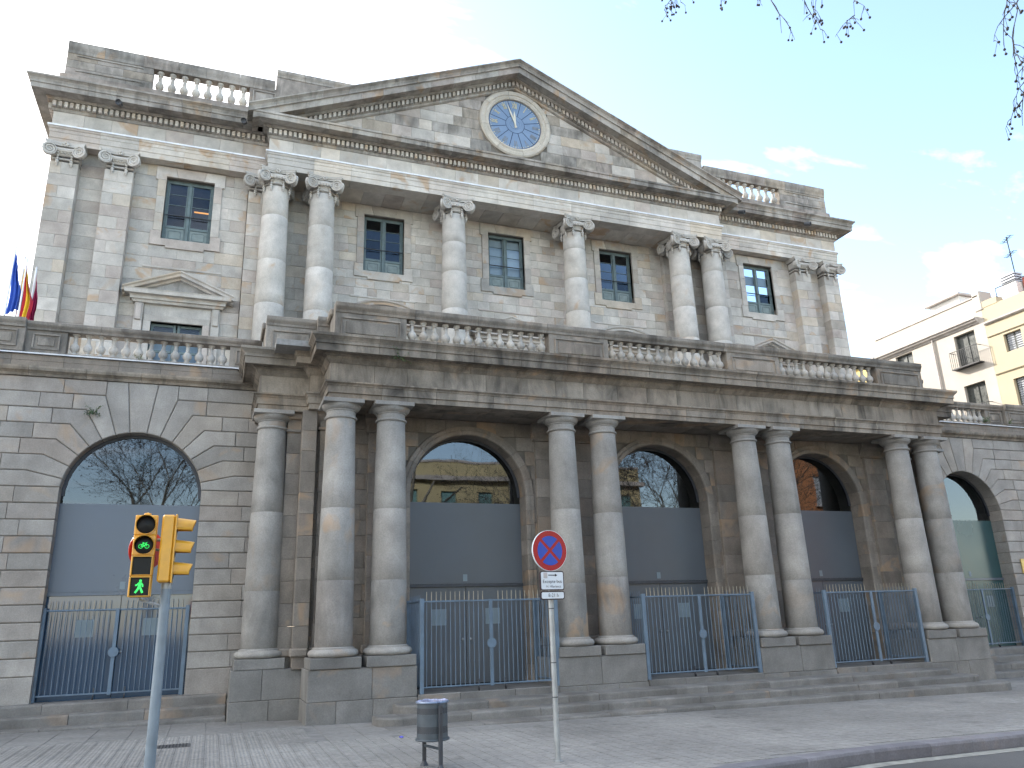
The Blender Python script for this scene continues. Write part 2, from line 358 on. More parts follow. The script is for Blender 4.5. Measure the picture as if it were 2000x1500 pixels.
# ------------------------------------------------------------------ the setting: road, pavement, kerb, steps
def zg(x): return -0.63 - 0.0126*max(-40.0, min(40.0, x))
ASPH, nt, b = newmat('asphalt')
def _asph():
    N = nt.nodes.new; L = nt.links.new; geo = N('ShaderNodeNewGeometry')
    n1 = N('ShaderNodeTexNoise'); n1.inputs['Scale'].default_value = 90; n1.inputs['Detail'].default_value = 3; L(geo.outputs['Position'], n1.inputs['Vector'])
    n2 = N('ShaderNodeTexNoise'); n2.inputs['Scale'].default_value = 0.5; n2.inputs['Detail'].default_value = 6; L(geo.outputs['Position'], n2.inputs['Vector'])
    c1 = N('ShaderNodeValToRGB'); c1.color_ramp.elements[0].color = (0.055, 0.054, 0.053, 1); c1.color_ramp.elements[1].color = (0.13, 0.127, 0.122, 1); L(n1.outputs['Fac'], c1.inputs['Fac'])
    mr = N('ShaderNodeMapRange'); mr.inputs[1].default_value = 0.3; mr.inputs[2].default_value = 0.7; mr.inputs[3].default_value = 0.8; mr.inputs[4].default_value = 1.25; L(n2.outputs['Fac'], mr.inputs[0])
    mx = N('ShaderNodeMix'); mx.data_type = 'RGBA'; mx.blend_type = 'MULTIPLY'; mx.inputs[0].default_value = 1; L(c1.outputs['Color'], mx.inputs[6]); L(mr.outputs[0], mx.inputs[7])
    L(mx.outputs[2], b.inputs['Base Color']); b.inputs['Roughness'].default_value = 0.85
    bp = N('ShaderNodeBump'); bp.inputs['Strength'].default_value = 0.4; bp.inputs['Distance'].default_value = 0.01; L(n1.outputs['Fac'], bp.inputs['Height']); L(bp.outputs[0], b.inputs['Normal'])
_asph()
def tilemat(name, cols, ribs):
    m, nt, b = newmat(name); N = nt.nodes.new; L = nt.links.new
    geo = N('ShaderNodeNewGeometry'); oi = N('ShaderNodeObjectInfo')
    def M(op, a, c=None):
        n = N('ShaderNodeMath'); n.operation = op
        for i, v in enumerate((a, c)):
            if v is None: continue
            if isinstance(v, (int, float)): n.inputs[i].default_value = v
            else: L(v, n.inputs[i])
        return n.outputs[0]
    rnd = M('FRACT', M('ADD', oi.outputs['Random'], geo.outputs['Random Per Island']))
    cr = N('ShaderNodeValToRGB'); cr.color_ramp.elements[0].color = (*cols[0], 1); cr.color_ramp.elements[1].color = (*cols[1], 1); L(rnd, cr.inputs['Fac'])
    def nz(s, d=5): 
        n = N('ShaderNodeTexNoise'); n.inputs['Scale'].default_value = s; n.inputs['Detail'].default_value = d; L(geo.outputs['Position'], n.inputs['Vector']); return n.outputs['Fac']
    def mr(v, a, b_, c, d):
        n = N('ShaderNodeMapRange'); n.inputs[1].default_value = a; n.inputs[2].default_value = b_; n.inputs[3].default_value = c; n.inputs[4].default_value = d; L(v, n.inputs[0]); return n.outputs[0]
    def mul(a, v):
        mx = N('ShaderNodeMix'); mx.data_type = 'RGBA'; mx.blend_type = 'MULTIPLY'; mx.inputs[0].default_value = 1; L(a, mx.inputs[6]); L(v, mx.inputs[7]); return mx.outputs[2]
    c = mul(cr.outputs['Color'], mr(nz(0.45, 6), 0.3, 0.7, 0.80, 1.22)); c = mul(c, mr(nz(14, 4), 0.3, 0.7, 0.84, 1.14)); c = mul(c, mr(nz(2.2, 6), 0.62, 0.72, 1.0, 0.72))
    L(c, b.inputs['Base Color']); b.inputs['Roughness'].default_value = 0.78; b.inputs['Specular IOR Level'].default_value = 0.3
    bp = N('ShaderNodeBump'); bp.inputs['Strength'].default_value = 0.5; bp.inputs['Distance'].default_value = 0.006
    h = nz(30, 4)
    if ribs:
        sp = N('ShaderNodeSeparateXYZ'); L(geo.outputs['Position'], sp.inputs[0])
        rb = M('SINE', M('MULTIPLY', sp.outputs['X'], 2*math.pi/0.05)); h = M('ADD', M('MULTIPLY', h, 0.5), M('MULTIPLY', rb, 0.7))
    L(h, bp.inputs['Height']); L(bp.outputs[0], b.inputs['Normal'])
    return m
TILE = tilemat('ribbed_cement_tile', ((0.232, 0.225, 0.212), (0.258, 0.25, 0.236)), True)
SLAB = tilemat('smooth_cement_slab', ((0.212, 0.206, 0.196), (0.237, 0.231, 0.219)), False)
JOINT = plain('tile_joint', (0.205, 0.20, 0.193), 0.95, var=0.3, scale=4)
KERBM = stone('granite_kerb', [(0.19, 0.183, 0.20), (0.23, 0.222, 0.238), (0.17, 0.166, 0.182)], ochre=0.1, grime=0.3)
PAINT = plain('worn_road_paint', (0.27, 0.265, 0.235), 0.8, var=0.3, scale=9)

g = MB(); xs = [-400, -120, -40, -20, 0, 20, 40, 120, 400]; ys = [-400, -100, -40, -13, -6, 0, 40, 100, 400]
for j in ys:
    for i in xs: g.v.append((i, j, zg(i)-0.14))
n = len(xs)
for j in range(len(ys)-1):
    for i in range(n-1): g.f.append((j*n+i, j*n+i+1, (j+1)*n+i+1, (j+1)*n+i)); g.m.append(0)
tag(g.build('ground', ASPH), 'grey asphalt road surface in front of the pavement', None, kind='structure')

KL = [(-45, -12.2), (-12, -12.0), (-8.5, -11.3), (-6.2, -10.35), (-4.2, -9.65), (-2, -9.33), (0.8, -9.25), (12, -9.2), (45, -9.2)]
def kerb_y(x):
    for (a, c), (d, e) in zip(KL, KL[1:]):
        if a <= x <= d: return c+(e-c)*(x-a)/(d-a)
    return KL[0][1]
sw = MB()
xs = [-45+i*1.0 for i in range(91)]
for x in xs: sw.v += [(x, kerb_y(x)+0.1, zg(x)-0.008), (x, 2.0, zg(x)-0.008)]
for i in range(len(xs)-1): sw.f.append((2*i, 2*i+2, 2*i+3, 2*i+1)); sw.m.append(0)
sidewalk = tag(sw.build('sidewalk', JOINT), 'grey paved sidewalk along the building', None, kind='structure')
tiles = []
def tile(x0, x1, y0, y1, mat):
    j = rng.uniform(-0.0012, 0.0012); gx = 0.0035; z0, z1 = zg(x0)+j, zg(x1)+j; a, b_, c, d = x0+gx, x1-gx, y0+gx, y1-gx
    m = MB(); m.add([(a, c, z0-.02), (b_, c, z1-.02), (b_, d, z1-.02), (a, d, z0-.02), (a+.003, c+.003, z0), (b_-.003, c+.003, z1), (b_-.003, d-.003, z1), (a+.003, d-.003, z0)],
                   [(4, 5, 6, 7), (0, 1, 5, 4), (1, 2, 6, 5), (2, 3, 7, 6), (3, 0, 4, 7)])
    block(m, sidewalk, mat, 'paving_tile')
def smooth_limit(x): return -4.8 if abs(x) < 8.7 else -2.95
x = -15.0
while x < 13.0:
    y = kerb_y(x+0.1)+0.32; y = math.ceil(y/0.2)*0.2
    while y + 0.2 <= smooth_limit(x)+1e-6:
        if pix((x, y, -0.55))[1] < 1560: tile(x, x+0.2, y, y+0.2, TILE)
        y += 0.2
    y0 = y; x += 0.2
x = -15.0
while x < 14.0:
    lim = -4.8 if (abs(x) < 8.7) else -2.95
    end = -1.35 if abs(x) > 9.6 else -2.5
    w = 0.6
    y = lim
    while y < (-0.6 if abs(x) > 9.6 else -2.0): tile(x, x+w, y, y+0.4, SLAB); y += 0.4
    x += 0.6
flush_blocks()

kerb = None
kp = []
for (a, c), (d, e) in zip(KL[1:-1], KL[2:]): kp.append((a, c))
kp.append(KL[-2])
kprof = [(-0.02, -0.2), (0.0, -0.02), (-0.012, 0.012), (-0.03, 0.014), (-0.30, 0.006), (-0.30, -0.2)]
kerb = empty('kerb', (0, -9.3, -0.6)); tag(kerb, 'granite kerb stones along the pavement edge', None, kind='structure')
for mb in sweep_sections(kp, kprof, 1.0):
    mb.v = [(x, y, z+zg(x)) for x, y, z in mb.v]; mb.build('kerb_stone', KERBM, kerb)
gl = MB()
for (a, c), (d, e) in zip(KL[4:-1], KL[5:]):
    i0 = len(gl.v); gl.v += [(a, c-0.06, zg(a)-0.136), (d, e-0.06, zg(d)-0.136), (d, e-0.26, zg(d)-0.136), (a, c-0.26, zg(a)-0.136)]; gl.f.append((i0, i0+1, i0+2, i0+3)); gl.m.append(0)
tag(gl.build('road_line', PAINT), 'worn pale painted line on the road along the kerb', None, kind='structure')

def step_run(parent, x0, x1, yf, yb, ztop, round0, round1, lens=1.25, rad=0.42):
    """a step as separate stones with worn front edge; rounded end stones"""
    cuts = splits(x0+(rad if round0 else 0), x1-(rad if round1 else 0), lens)
    for a, b_ in zip(cuts, cuts[1:]):
        m = MB(); zb = min(zg(a), zg(b_))-0.25; j = rng.uniform(-0.004, 0.004); yj = yf+rng.uniform(-0.008, 0.008)
        prof = [(yj, zb), (yj+0.004, ztop-0.035+j), (yj+0.012, ztop-0.012+j), (yj+0.035, ztop+j), (yb, ztop+j+0.004), (yb, zb)]
        v = [(a+0.004, p, q) for p, q in prof] + [(b_-0.004, p, q) for p, q in prof]; k = len(prof)
        m.add(v, [(i, (i+1) % k, k+(i+1) % k, k+i) for i in range(k)] + [tuple(range(k)), tuple(reversed(range(k, 2*k)))])
        m.build('step_stone', S_STEP, parent)
    for flag, xe, sg in ((round0, x0, -1), (round1, x1, 1)):
        if not flag: continue
        m = MB(); cx_ = xe-sg*rad; cy_ = yf+rad; pts = [(cx_, yf)]
        for i in range(9): t = math.pi/2*i/8; pts.append((cx_+sg*rad*math.sin(t), cy_-rad*math.cos(t)))
        pts += [(xe, yb), (cx_, yb)]; zb = zg(xe)-0.25; k = len(pts)
        c = Vector((cx_, cy_))
        ins = [((p[0]-c.x)*0.94+c.x, (p[1]-c.y)*0.94+c.y) if p[1] < cy_+1e-6 else p for p in pts]
        v = [(p, q, zb) for p, q in pts] + [(p, q, ztop-0.03) for p, q in pts] + [(p, q, ztop) for p, q in ins]
        m.add(v, [(i, (i+1) % k, k+(i+1) % k, k+i) for i in range(k)] + [(k+i, k+(i+1) % k, 2*k+(i+1) % k, 2*k+i) for i in range(k)] + [tuple(range(2*k, 3*k))])
        m.build('step_stone', S_STEP, parent, smooth=True, angle=35)
steps = empty('steps', (0, -3.4, -0.63)); tag(steps, 'worn stone steps with rounded ends before the portico', None, kind='structure')
step_run(steps, -6.95, 6.62, -3.25, -2.3, -0.25, True, True)
step_run(steps, -7.40, 6.98, -3.70, -3.0, -0.39, True, True)
step_run(steps, -7.3, 7.38, -4.15, -3.5, -0.53, False, True)
for s in (-1, 1):
    wst = empty('steps', (s*14, -0.7, -0.5)); tag(wst, 'worn stone steps below the %s side arch' % ('left' if s < 0 else 'right'), None, kind='structure')
    lv = [(-0.06, -0.35, 0.5), (-0.24, -0.70, -0.2), (-0.42, -1.05, -0.55)] + ([(-0.60, -1.40, -0.9)] if s > 0 else [])
    for zt, yf, yb in lv:
        a, b_ = (9.86, 22.0); step_run(wst, *((-b_, -a) if s < 0 else (a, b_)), yf, yb, zt, False, False, 1.5)

# ------------------------------------------------------------------ the palace
pal = empty('palace', (0, 0, -0.63)); tag(pal, 'grey sandstone neoclassical palace with clock pediment, Ionic columns and arched columned portico', 'building')
core = MB()   # solid masses behind the facing stones
core.box(-22, -8.75, 0.30, 30, -0.6, 3.0); core.v.clear(); core.f.clear(); core.m.clear()

# ---- side wings: rusticated arches
HZ = 0.3335; ZTOP = 6.43; ARX, ARR, ARS = 12.02, 1.36, 3.95
def wing(s):
    X = lambda x: s*x
    wc = MB()
    # backing wall with an arched hole: built as strips left, right and above the opening
    wc.box(-ARX-9.9, -ARX-ARR-0.02, 0.035, 0.6, -0.5, ZTOP); wc.box(-ARX+ARR+0.02, -8.7, 0.035, 0.6, -0.5, ZTOP)
    for i in range(16):
        t0, t1 = math.pi*i/16, math.pi*(i+1)/16; r = ARR+0.02
        p = [(-ARX+r*math.cos(t0), ARS+r*math.sin(t0)), (-ARX+r*math.cos(t0), ZTOP), (-ARX+r*math.cos(t1), ZTOP), (-ARX+r*math.cos(t1), ARS+r*math.sin(t1))]
        wc.add([(a, 0.035, b_) for a, b_ in p]+[(a, 0.6, b_) for a, b_ in p], [(0, 1, 2, 3), (7, 6, 5, 4), (0, 3, 7, 4)])
    if s > 0: wc.v = [(-x, y, z) for x, y, z in wc.v]
    wall = wc.build('wing_wall', S_MORT, pal)
    D = 0.34
    def put(mb, name='stone_block'):
        if s > 0: mb.v = [(-x, y, z) for x, y, z in mb.v]
        if name == 'voussoir': mb.build(name, S_WING, wall)
        else: block(mb, wall, S_WING, name)
    xl, xr = -ARX-9.6, -8.92
    # straight courses beside the opening, up to the springing
    lev = [ZTOP-HZ*k for k in range(19)]
    for k in range(7, 18):
        z1, z0 = lev[k], lev[k+1]
        for a, b_ in ((xl, -ARX-ARR), (-ARX+ARR, xr)):
            off = 0.0
            cuts = splits(a, b_, rng.uniform(0.75, 1.15), 0.25)
            for p, q in zip(cuts, cuts[1:]):
                d = 0.52 if (abs(q+ARX+ARR) < 0.01 or abs(p+ARX-ARR) < 0.01) else D-0.25
                put(MB().front(p+0.002, q-0.002, rng.uniform(-0.004, 0.004), d, z0+0.006, z1-0.006, 0.004, 0.017))
    for a, b_ in ((xl, -ARX-ARR), (-ARX+ARR, xr)):     # tall base course
        cuts = splits(a, b_, 1.0, 0.2)
        for p, q in zip(cuts, cuts[1:]):
            d = 0.55 if (abs(q+ARX+ARR) < 0.01 or abs(p+ARX-ARR) < 0.01) else 0.12
            put(MB().front(p+0.002, q-0.002, -0.03, d, -0.5, lev[18]-0.004, 0.004, 0.01))
    # fanned voussoirs that elbow into the courses
    th = [83.0, 71.4, 59.8, 48.2, 36.6, 25.0, 13.4]; th.append(math.degrees(math.asin((lev[7]-ARS)/ARR)))
    def arc(a, b_, n=4): return [(-ARX+ARR*math.cos(R(a+(b_-a)*i/n)), ARS+ARR*math.sin(R(a+(b_-a)*i/n))) for i in range(n+1)]
    def mirror(p): return [(-2*ARX-x, z) for x, z in reversed(p)]
    def elbow(k):
        if k == 7: t = th[7]; return (-ARX+ARR*math.cos(R(t)), lev[7])
        return (-ARX+(lev[k]-ARS)/math.tan(R(th[k])), lev[k])
    polys = []
    for k in range(1, 8):                                # between joint k (lower) and k-1 (upper), right side
        El, Eu = elbow(k), elbow(k-1)
        xs_ = max(El[0] if k < 7 else El[0], Eu[0] if k > 1 else 0*El[0]-99)+rng.uniform(0.22, 0.55)
        lo_arc = arc(th[k], th[k-1]); p = list(reversed(lo_arc))   # from upper to lower
        if k == 1:
            p = [(-ARX+(ZTOP-ARS)/math.tan(R(th[0])), ZTOP)] + list(reversed(lo_arc)) + [El, (El[0]+0.0, ZTOP)]
            p = [q for i, q in enumerate(p)]
            xs_ = El[0]
            polys.append((p, k, xs_))
        else:
            p = list(reversed(lo_arc)) + ([El] if k < 7 else []) + [(xs_, lev[k]), (xs_, lev[k-1]), Eu]
            polys.append((p, k, xs_))
    for mir in (False, True):
        for p, k, xs_ in polys:
            q = [(a, b_) for a, b_ in p]
            if mir: q = mirror(q)
            put(MB().prism(poly_ccw(q), rng.uniform(-0.004, 0.004), 0.52, 0.006, 0.016), 'voussoir')
            # rest of the course outwards
            z1, z0 = lev[k-1], lev[k]
            a, b_ = ((xs_, xr) if not mir else (xl, -2*ARX-xs_))
            if b_-a < 0.15: continue
            cuts = splits(a, b_, rng.uniform(0.7, 1.1), 0.25)
            for u, v in zip(cuts, cuts[1:]): put(MB().front(u+0.002, v-0.002, rng.uniform(-0.004, 0.004), D-0.25, z0+0.006, z1-0.006, 0.004, 0.017))
    kx = (ZTOP-ARS)/math.tan(R(th[0]))
    put(MB().prism(poly_ccw([(-ARX+kx, ZTOP), (-ARX-kx, ZTOP)] + list(reversed(arc(th[0], 180-th[0])))), -0.004, 0.52, 0.006, 0.016), 'voussoir')
    # string course, blocking course, lead flashing
    x0, x1 = (-21.5, -9.62)
    path = [(x0, 0.0), (x1, 0.0)] if s < 0 else [(-x1, 0.0), (-x0, 0.0)]
    sc_ = empty('string_course', (s*14, 0, ZTOP), pal)
    for mb in sweep_sections(path, [(-0.2, ZTOP), (0.03, ZTOP), (0.05, ZTOP+0.05), (0.09, ZTOP+0.08), (0.13, ZTOP+0.10), (0.15, ZTOP+0.15), (0.15, ZTOP+0.19), (0.03, ZTOP+0.20), (-0.2, ZTOP+0.2)], 1.25): mb.build('moulding_stone', S_ENT, sc_)
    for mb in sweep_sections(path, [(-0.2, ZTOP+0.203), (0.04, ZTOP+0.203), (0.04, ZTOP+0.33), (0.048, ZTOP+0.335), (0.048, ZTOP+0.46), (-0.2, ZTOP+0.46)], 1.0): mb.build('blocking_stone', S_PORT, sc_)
    m = MB(); fx0, fx1 = sorted((path[0][0], path[1][0]))
    m.add([(fx0, -0.10, 6.895), (fx1, -0.10, 6.895), (fx1, -0.11, 6.925), (fx0, -0.11, 6.925), (fx0, 0.30, 6.94), (fx1, 0.30, 6.94)], [(0, 1, 2, 3), (3, 2, 5, 4)]); m.build('lead_flashing', LEAD, sc_)
def poly_ccw(p):
    a = sum(p[i-1][0]*p[i][1]-p[i][0]*p[i-1][1] for i in range(len(p)))
    return p if a > 0 else list(reversed(p))
for s in (-1, 1): wing(s)

# ---- glazing of the arches
def lunette(xc, y, hw, zs, zd, wing_s=None):
    t = empty('arch_glazing', (xc, y, -0.1), pal)
    r = hw+0.05
    p = [(xc+r, zd)] + [(xc+r*math.cos(math.pi*i/24), zs+r*math.sin(math.pi*i/24)) for i in range(25)] + [(xc-r, zd)]
    m = MB(); m.add([(a, y, b_) for a, b_ in p], [tuple(range(len(p)))]); m.build('lunette_pane', LUNETTE, t)
    ring = MB(); o = [(xc+hw*1.03*math.cos(math.pi*i/24), zs+hw*1.03*math.sin(math.pi*i/24)) for i in range(25)]; inn = [(xc+hw*0.955*math.cos(math.pi*i/24), zs+hw*0.955*math.sin(math.pi*i/24)) for i in range(25)]
    v = [(a, y-0.03, b_) for a, b_ in o]+[(a, y-0.03, b_) for a, b_ in inn]+[(a, y+0.04, b_) for a, b_ in inn]
    ring.add(v, [(i, i+1, 25+i+1, 25+i) for i in range(24)]+[(25+i, 26+i, 51+i, 50+i) for i in range(24)]); ring.build('lunette_frame', DKSTEEL, t)
    film = FILM if wing_s == -1 else (FILM3 if wing_s == 1 else FILM2)
    zt = 1.97
    MB().box(xc-r, xc+r, y-0.012, y+0.02, zt+0.03, zd).build('frosted_panel', film, t)
    MB().box(xc-r, xc+r, y-0.05, y+0.03, zt-0.04, zt+0.025).build('transom_bar', DKSTEEL if wing_s is None else FILM, t)
    for k in (-1, 1):
        d = MB().box(xc+(0.006 if k > 0 else -r), xc+(r if k > 0 else -0.006), y-0.014, y+0.02, -0.09, zt-0.045).build('door_leaf', DOORGL if wing_s == -1 else (FILM3 if wing_s == 1 else FILM2), t)
        MB().box(xc+k*0.62-0.17, xc+k*0.62+0.17, y-0.019, y-0.016, 1.12, 1.46).build('notice_sheet', PAPER, t)
        h = MB(); h.lathe([(0.0, 0), (0.022, 0.0), (0.028, 0.02), (0.02, 0.045), (0.0, 0.05)], 10); h.xform(Matrix.Rotation(R(90), 4, 'X')); h.build('door_knob', STEEL, t, (xc+k*0.09, y-0.016, 0.82))
    MB().box(xc-0.06, xc+0.04, y-0.019, y-0.0155, 2.05, 2.20).build('notice_sheet', PAPER, t)
    rm = MB(); x0, x1 = xc-r-0.3, xc+r+0.3
    rm.add([(x0, y+2.5, -0.5), (x1, y+2.5, -0.5), (x1, y+2.5, 6), (x0, y+2.5, 6), (x0, y+0.05, -0.5), (x1, y+0.05, -0.5), (x1, y+0.05, 6), (x0, y+0.05, 6)], [(0, 1, 2, 3), (0, 3, 7, 4), (1, 5, 6, 2), (3, 2, 6, 7)]); rm.build('interior', DARKROOM, t)
for s in (-1, 1): lunette(s*ARX, 0.30 if s < 0 else 0.45, ARR, ARS, 3.80, s)
PAX, PAR, PAS, PGY = (-4.97, 0.0, 4.97), 1.366, 3.95, -0.93
for x in PAX: lunette(x, PGY, PAR, PAS, 3.80)

# ---- portico wall behind the columns, with archivolts
PW = -1.30
pwc = MB()
edges = [-8.60] + sum(([x-PAR-0.02, x+PAR+0.02] for x in PAX), []) + [8.60]
for i in range(0, len(edges), 2): pwc.box(edges[i], edges[i+1], PW+0.03, -0.5, -0.3, 5.66)
for xc in PAX:
    for i in range(16):
        t0, t1 = math.pi*i/16, math.pi*(i+1)/16; r = PAR+0.02
        p = [(xc+r*math.cos(t0), PAS+r*math.sin(t0)), (xc+r*math.cos(t0), 5.66), (xc+r*math.cos(t1), 5.66), (xc+r*math.cos(t1), PAS+r*math.sin(t1))]
        pwc.add([(a, PW+0.03, b_) for a, b_ in p]+[(a, -0.5, b_) for a, b_ in p], [(0, 1, 2, 3), (7, 6, 5, 4), (0, 3, 7, 4)])
pwall = pwc.build('portico_wall', S_MORT, pal)
PH = 0.333
for k in range(17):
    z1 = 5.66-PH*k; z0 = z1-PH
    if z1 < 0.0: break
    segs = [(-8.60, 8.60)]
    zm = (z0+z1)/2
    for xc in PAX:
        if z0 > PAS+PAR: continue
        hw = PAR+0.21 if z0 < PAS else math.sqrt(max(0, (PAR+0.21)**2-(z0-PAS)**2))
        ns = []
        for a, b_ in segs:
            if xc+hw <= a or xc-hw >= b_: ns.append((a, b_))
            else:
                if xc-hw-a > 0.1: ns.append((a, xc-hw))
                if b_-xc-hw > 0.1: ns.append((xc+hw, b_))
        segs = ns
    for a, b_ in segs:
        cuts = splits(a, b_, rng.uniform(0.6, 0.95), 0.3)
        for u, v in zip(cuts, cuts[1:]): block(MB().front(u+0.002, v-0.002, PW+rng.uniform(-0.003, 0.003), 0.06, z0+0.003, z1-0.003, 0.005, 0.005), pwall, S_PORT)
for xc in PAX:
    # moulded jambs and archivolt, stone by stone
    prof = [(0.0, 0.42), (0.0, -0.03), (0.02, -0.055), (0.10, -0.055), (0.115, -0.035), (0.20, -0.035), (0.215, 0.05)]   # (radial out, y relative to wall)
    def sect(px_, pz_, nx, nz): return [(px_+nx*o, PW+yy, pz_+nz*o) for o, yy in prof]
    st = []
    for k in range(12):
        z0, z1 = -0.1+k*(PAS+0.1)/12, -0.1+(k+1)*(PAS+0.1)/12
        st.append((sect(xc+PAR, z0+.003, 1, 0), sect(xc+PAR, z1-.003, 1, 0))); st.append((sect(xc-PAR, z0+.003, -1, 0), sect(xc-PAR, z1-.003, -1, 0)))
    for k in range(13):
        ts = [math.pi*(k+i/3)/13 for i in range(4)]; ts[0] += 0.0018; ts[-1] -= 0.0018
        st.append([sect(xc+PAR*math.cos(t), PAS+PAR*math.sin(t), math.cos(t), math.sin(t)) for t in ts])
    for ss in st:
        m = MB(); k = len(prof); v = sum(ss, []); f = []
        for i in range(len(ss)-1): f += [(i*k+j, i*k+j+1, (i+1)*k+j+1, (i+1)*k+j) for j in range(k-1)]
        f += [tuple(range(k)), tuple(reversed(range((len(ss)-1)*k, len(ss)*k)))]
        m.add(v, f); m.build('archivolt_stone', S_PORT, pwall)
# portico floor and ceiling slabs
fl = empty('portico_floor', (0, -1.8, -0.12), pal)
for a, b_ in zip(*[iter([-6.46, -3.54, -1.46, 1.46, 3.54, 6.46])]*2):
    cuts = splits(a, b_, 1.1, 0.15)
    for u, v in zip(cuts, cuts[1:]): MB().front(u+.002, v-.002, -2.66, 0.5, -0.5, -0.12, 0.004, 0.012).build('sill_stone', S_STEP, fl)
MB().box(-8.5, 8.5, -2.4, PW, -0.4, -0.125).build('floor_slab', S_STEP, fl)
ce = empty('portico_ceiling', (0, -1.8, 5.66), pal)
cuts = splits(-8.2, 8.2, 0.8, 0.1)
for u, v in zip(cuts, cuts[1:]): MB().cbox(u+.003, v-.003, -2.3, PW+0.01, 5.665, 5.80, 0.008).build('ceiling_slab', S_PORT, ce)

# ---- lower columns
def shaft_r(t, r0, r1): return r0+(r1-r0)*(t**1.6)
def drum_mesh(z0, z1, zb, zt, r0, r1, mat, n=40):
    pr = []; k = max(3, int((z1-z0)/0.35)); g_ = 0.006 if r0 > 0.4 else 0.003
    for i in range(k+1):
        z = z0+(z1-z0)*i/k; r = shaft_r((z-zb)/(zt-zb), r0, r1)
        if i == 0: pr.append((r-g_, z-z0))
        pr.append((r, z-z0+(g_ if i == 0 else (-g_ if i == k else 0))))
        if i == k: pr.append((r-g_, z-z0))
    return MB().lathe(pr, n).mesh('drum', mat, True, 50)
LB, LT, LR0, LR1 = 0.80, 5.26, 0.362, 0.295
joints = [LB, 2.02, 3.42, LT]
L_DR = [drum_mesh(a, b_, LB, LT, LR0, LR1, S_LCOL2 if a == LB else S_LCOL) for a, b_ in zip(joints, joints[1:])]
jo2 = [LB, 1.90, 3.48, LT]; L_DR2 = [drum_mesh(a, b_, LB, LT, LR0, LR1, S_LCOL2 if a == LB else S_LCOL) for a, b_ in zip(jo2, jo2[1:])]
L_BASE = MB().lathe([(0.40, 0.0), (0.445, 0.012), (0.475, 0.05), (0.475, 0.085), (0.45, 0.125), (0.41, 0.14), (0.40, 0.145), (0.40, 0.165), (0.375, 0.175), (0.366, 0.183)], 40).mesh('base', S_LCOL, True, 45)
L_CAP = MB().lathe([(0.295, 0.0), (0.325, 0.008), (0.335, 0.03), (0.325, 0.052), (0.295, 0.06), (0.297, 0.16), (0.315, 0.165), (0.315, 0.185), (0.345, 0.20), (0.385, 0.245), (0.40, 0.285), (0.40, 0.298)], 40).mesh('capital', S_LCOL, True, 40)
L_ABA = MB().cbox(-0.415, 0.415, -0.415, 0.415, 0.0, 0.085, 0.008).mesh('abacus', S_LCOL)
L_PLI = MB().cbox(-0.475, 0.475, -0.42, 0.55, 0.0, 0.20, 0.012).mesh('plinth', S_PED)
def lower_column(x, y):
    c = empty('lower_column', (x, y, 0.41), pal)
    place('plinth', L_PLI, c, (x, y, 0.415)); place('base', L_BASE, c, (x, y, 0.617))
    jj, dd = rng.choice(((joints, L_DR), (jo2, L_DR2)))
    for z, d in zip(jj, dd): place('drum', d, c, (x, y, z), rot=(0, 0, rng.uniform(0, 6)))
    place('capital', L_CAP, c, (x, y, 5.255)); place('abacus', L_ABA, c, (x, y, 5.553))
LX = [-8.025, -6.975, -3.025, -1.975, 1.975, 3.025, 6.975, 8.025]
for x in LX: lower_column(x, -2.242)
for s in (-1, 1): lower_column(s*9.31, -1.01)
# pilasters on the portico wall behind each column
P_SH = MB().front(-0.33, 0.33, 0, 0.1, 0.0, 4.45, 0.004, 0.004).mesh('shaft', S_PORT)
for x in LX:
    p = empty('pilaster', (x, PW, 0.4), pal); y = PW-0.09
    cutz = [0.80+0.444*i for i in range(11)]
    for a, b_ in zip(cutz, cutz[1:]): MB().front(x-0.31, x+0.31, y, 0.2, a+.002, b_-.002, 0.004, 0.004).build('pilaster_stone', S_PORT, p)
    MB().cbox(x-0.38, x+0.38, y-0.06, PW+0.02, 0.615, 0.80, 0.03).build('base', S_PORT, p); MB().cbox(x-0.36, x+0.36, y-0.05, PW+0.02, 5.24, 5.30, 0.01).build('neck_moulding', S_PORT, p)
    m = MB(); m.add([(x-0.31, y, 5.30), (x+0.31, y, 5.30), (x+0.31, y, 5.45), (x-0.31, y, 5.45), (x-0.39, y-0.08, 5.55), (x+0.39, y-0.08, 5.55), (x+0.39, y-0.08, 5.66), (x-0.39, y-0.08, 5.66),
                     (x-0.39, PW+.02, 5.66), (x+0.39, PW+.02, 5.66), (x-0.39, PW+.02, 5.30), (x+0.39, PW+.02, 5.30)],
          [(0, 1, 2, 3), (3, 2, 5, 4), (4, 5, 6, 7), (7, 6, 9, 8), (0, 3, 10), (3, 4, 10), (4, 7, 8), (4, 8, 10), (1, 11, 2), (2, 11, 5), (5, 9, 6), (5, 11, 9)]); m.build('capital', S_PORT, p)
# stepped responds between the set-back column and the portico
for s in (-1, 1):
    rp = empty('respond', (s*8.7, -1.3, 0.4), pal)
    for x0, x1, yf in ((8.72, 9.0, -1.15), (8.42, 8.72, -1.50)):
        a, b_ = sorted((s*x0, s*x1)); z = 5.64; k = 0
        while z > 0.40:
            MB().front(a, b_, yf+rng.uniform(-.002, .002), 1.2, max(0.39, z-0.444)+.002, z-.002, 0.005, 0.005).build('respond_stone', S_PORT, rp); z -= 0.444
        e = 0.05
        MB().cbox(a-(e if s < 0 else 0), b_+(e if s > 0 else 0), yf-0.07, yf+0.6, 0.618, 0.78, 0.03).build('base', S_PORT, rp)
    a, b_ = sorted((s*8.72, s*9.0)); MB().cbox(a-0.06, b_+0.06, -1.24, -0.5, 5.50, 5.64, 0.02).build('capital', S_PORT, rp); MB().cbox(a-0.03, b_+0.03, -1.19, -0.5, 5.22, 5.28, 0.012).build('neck_moulding', S_PORT, rp)
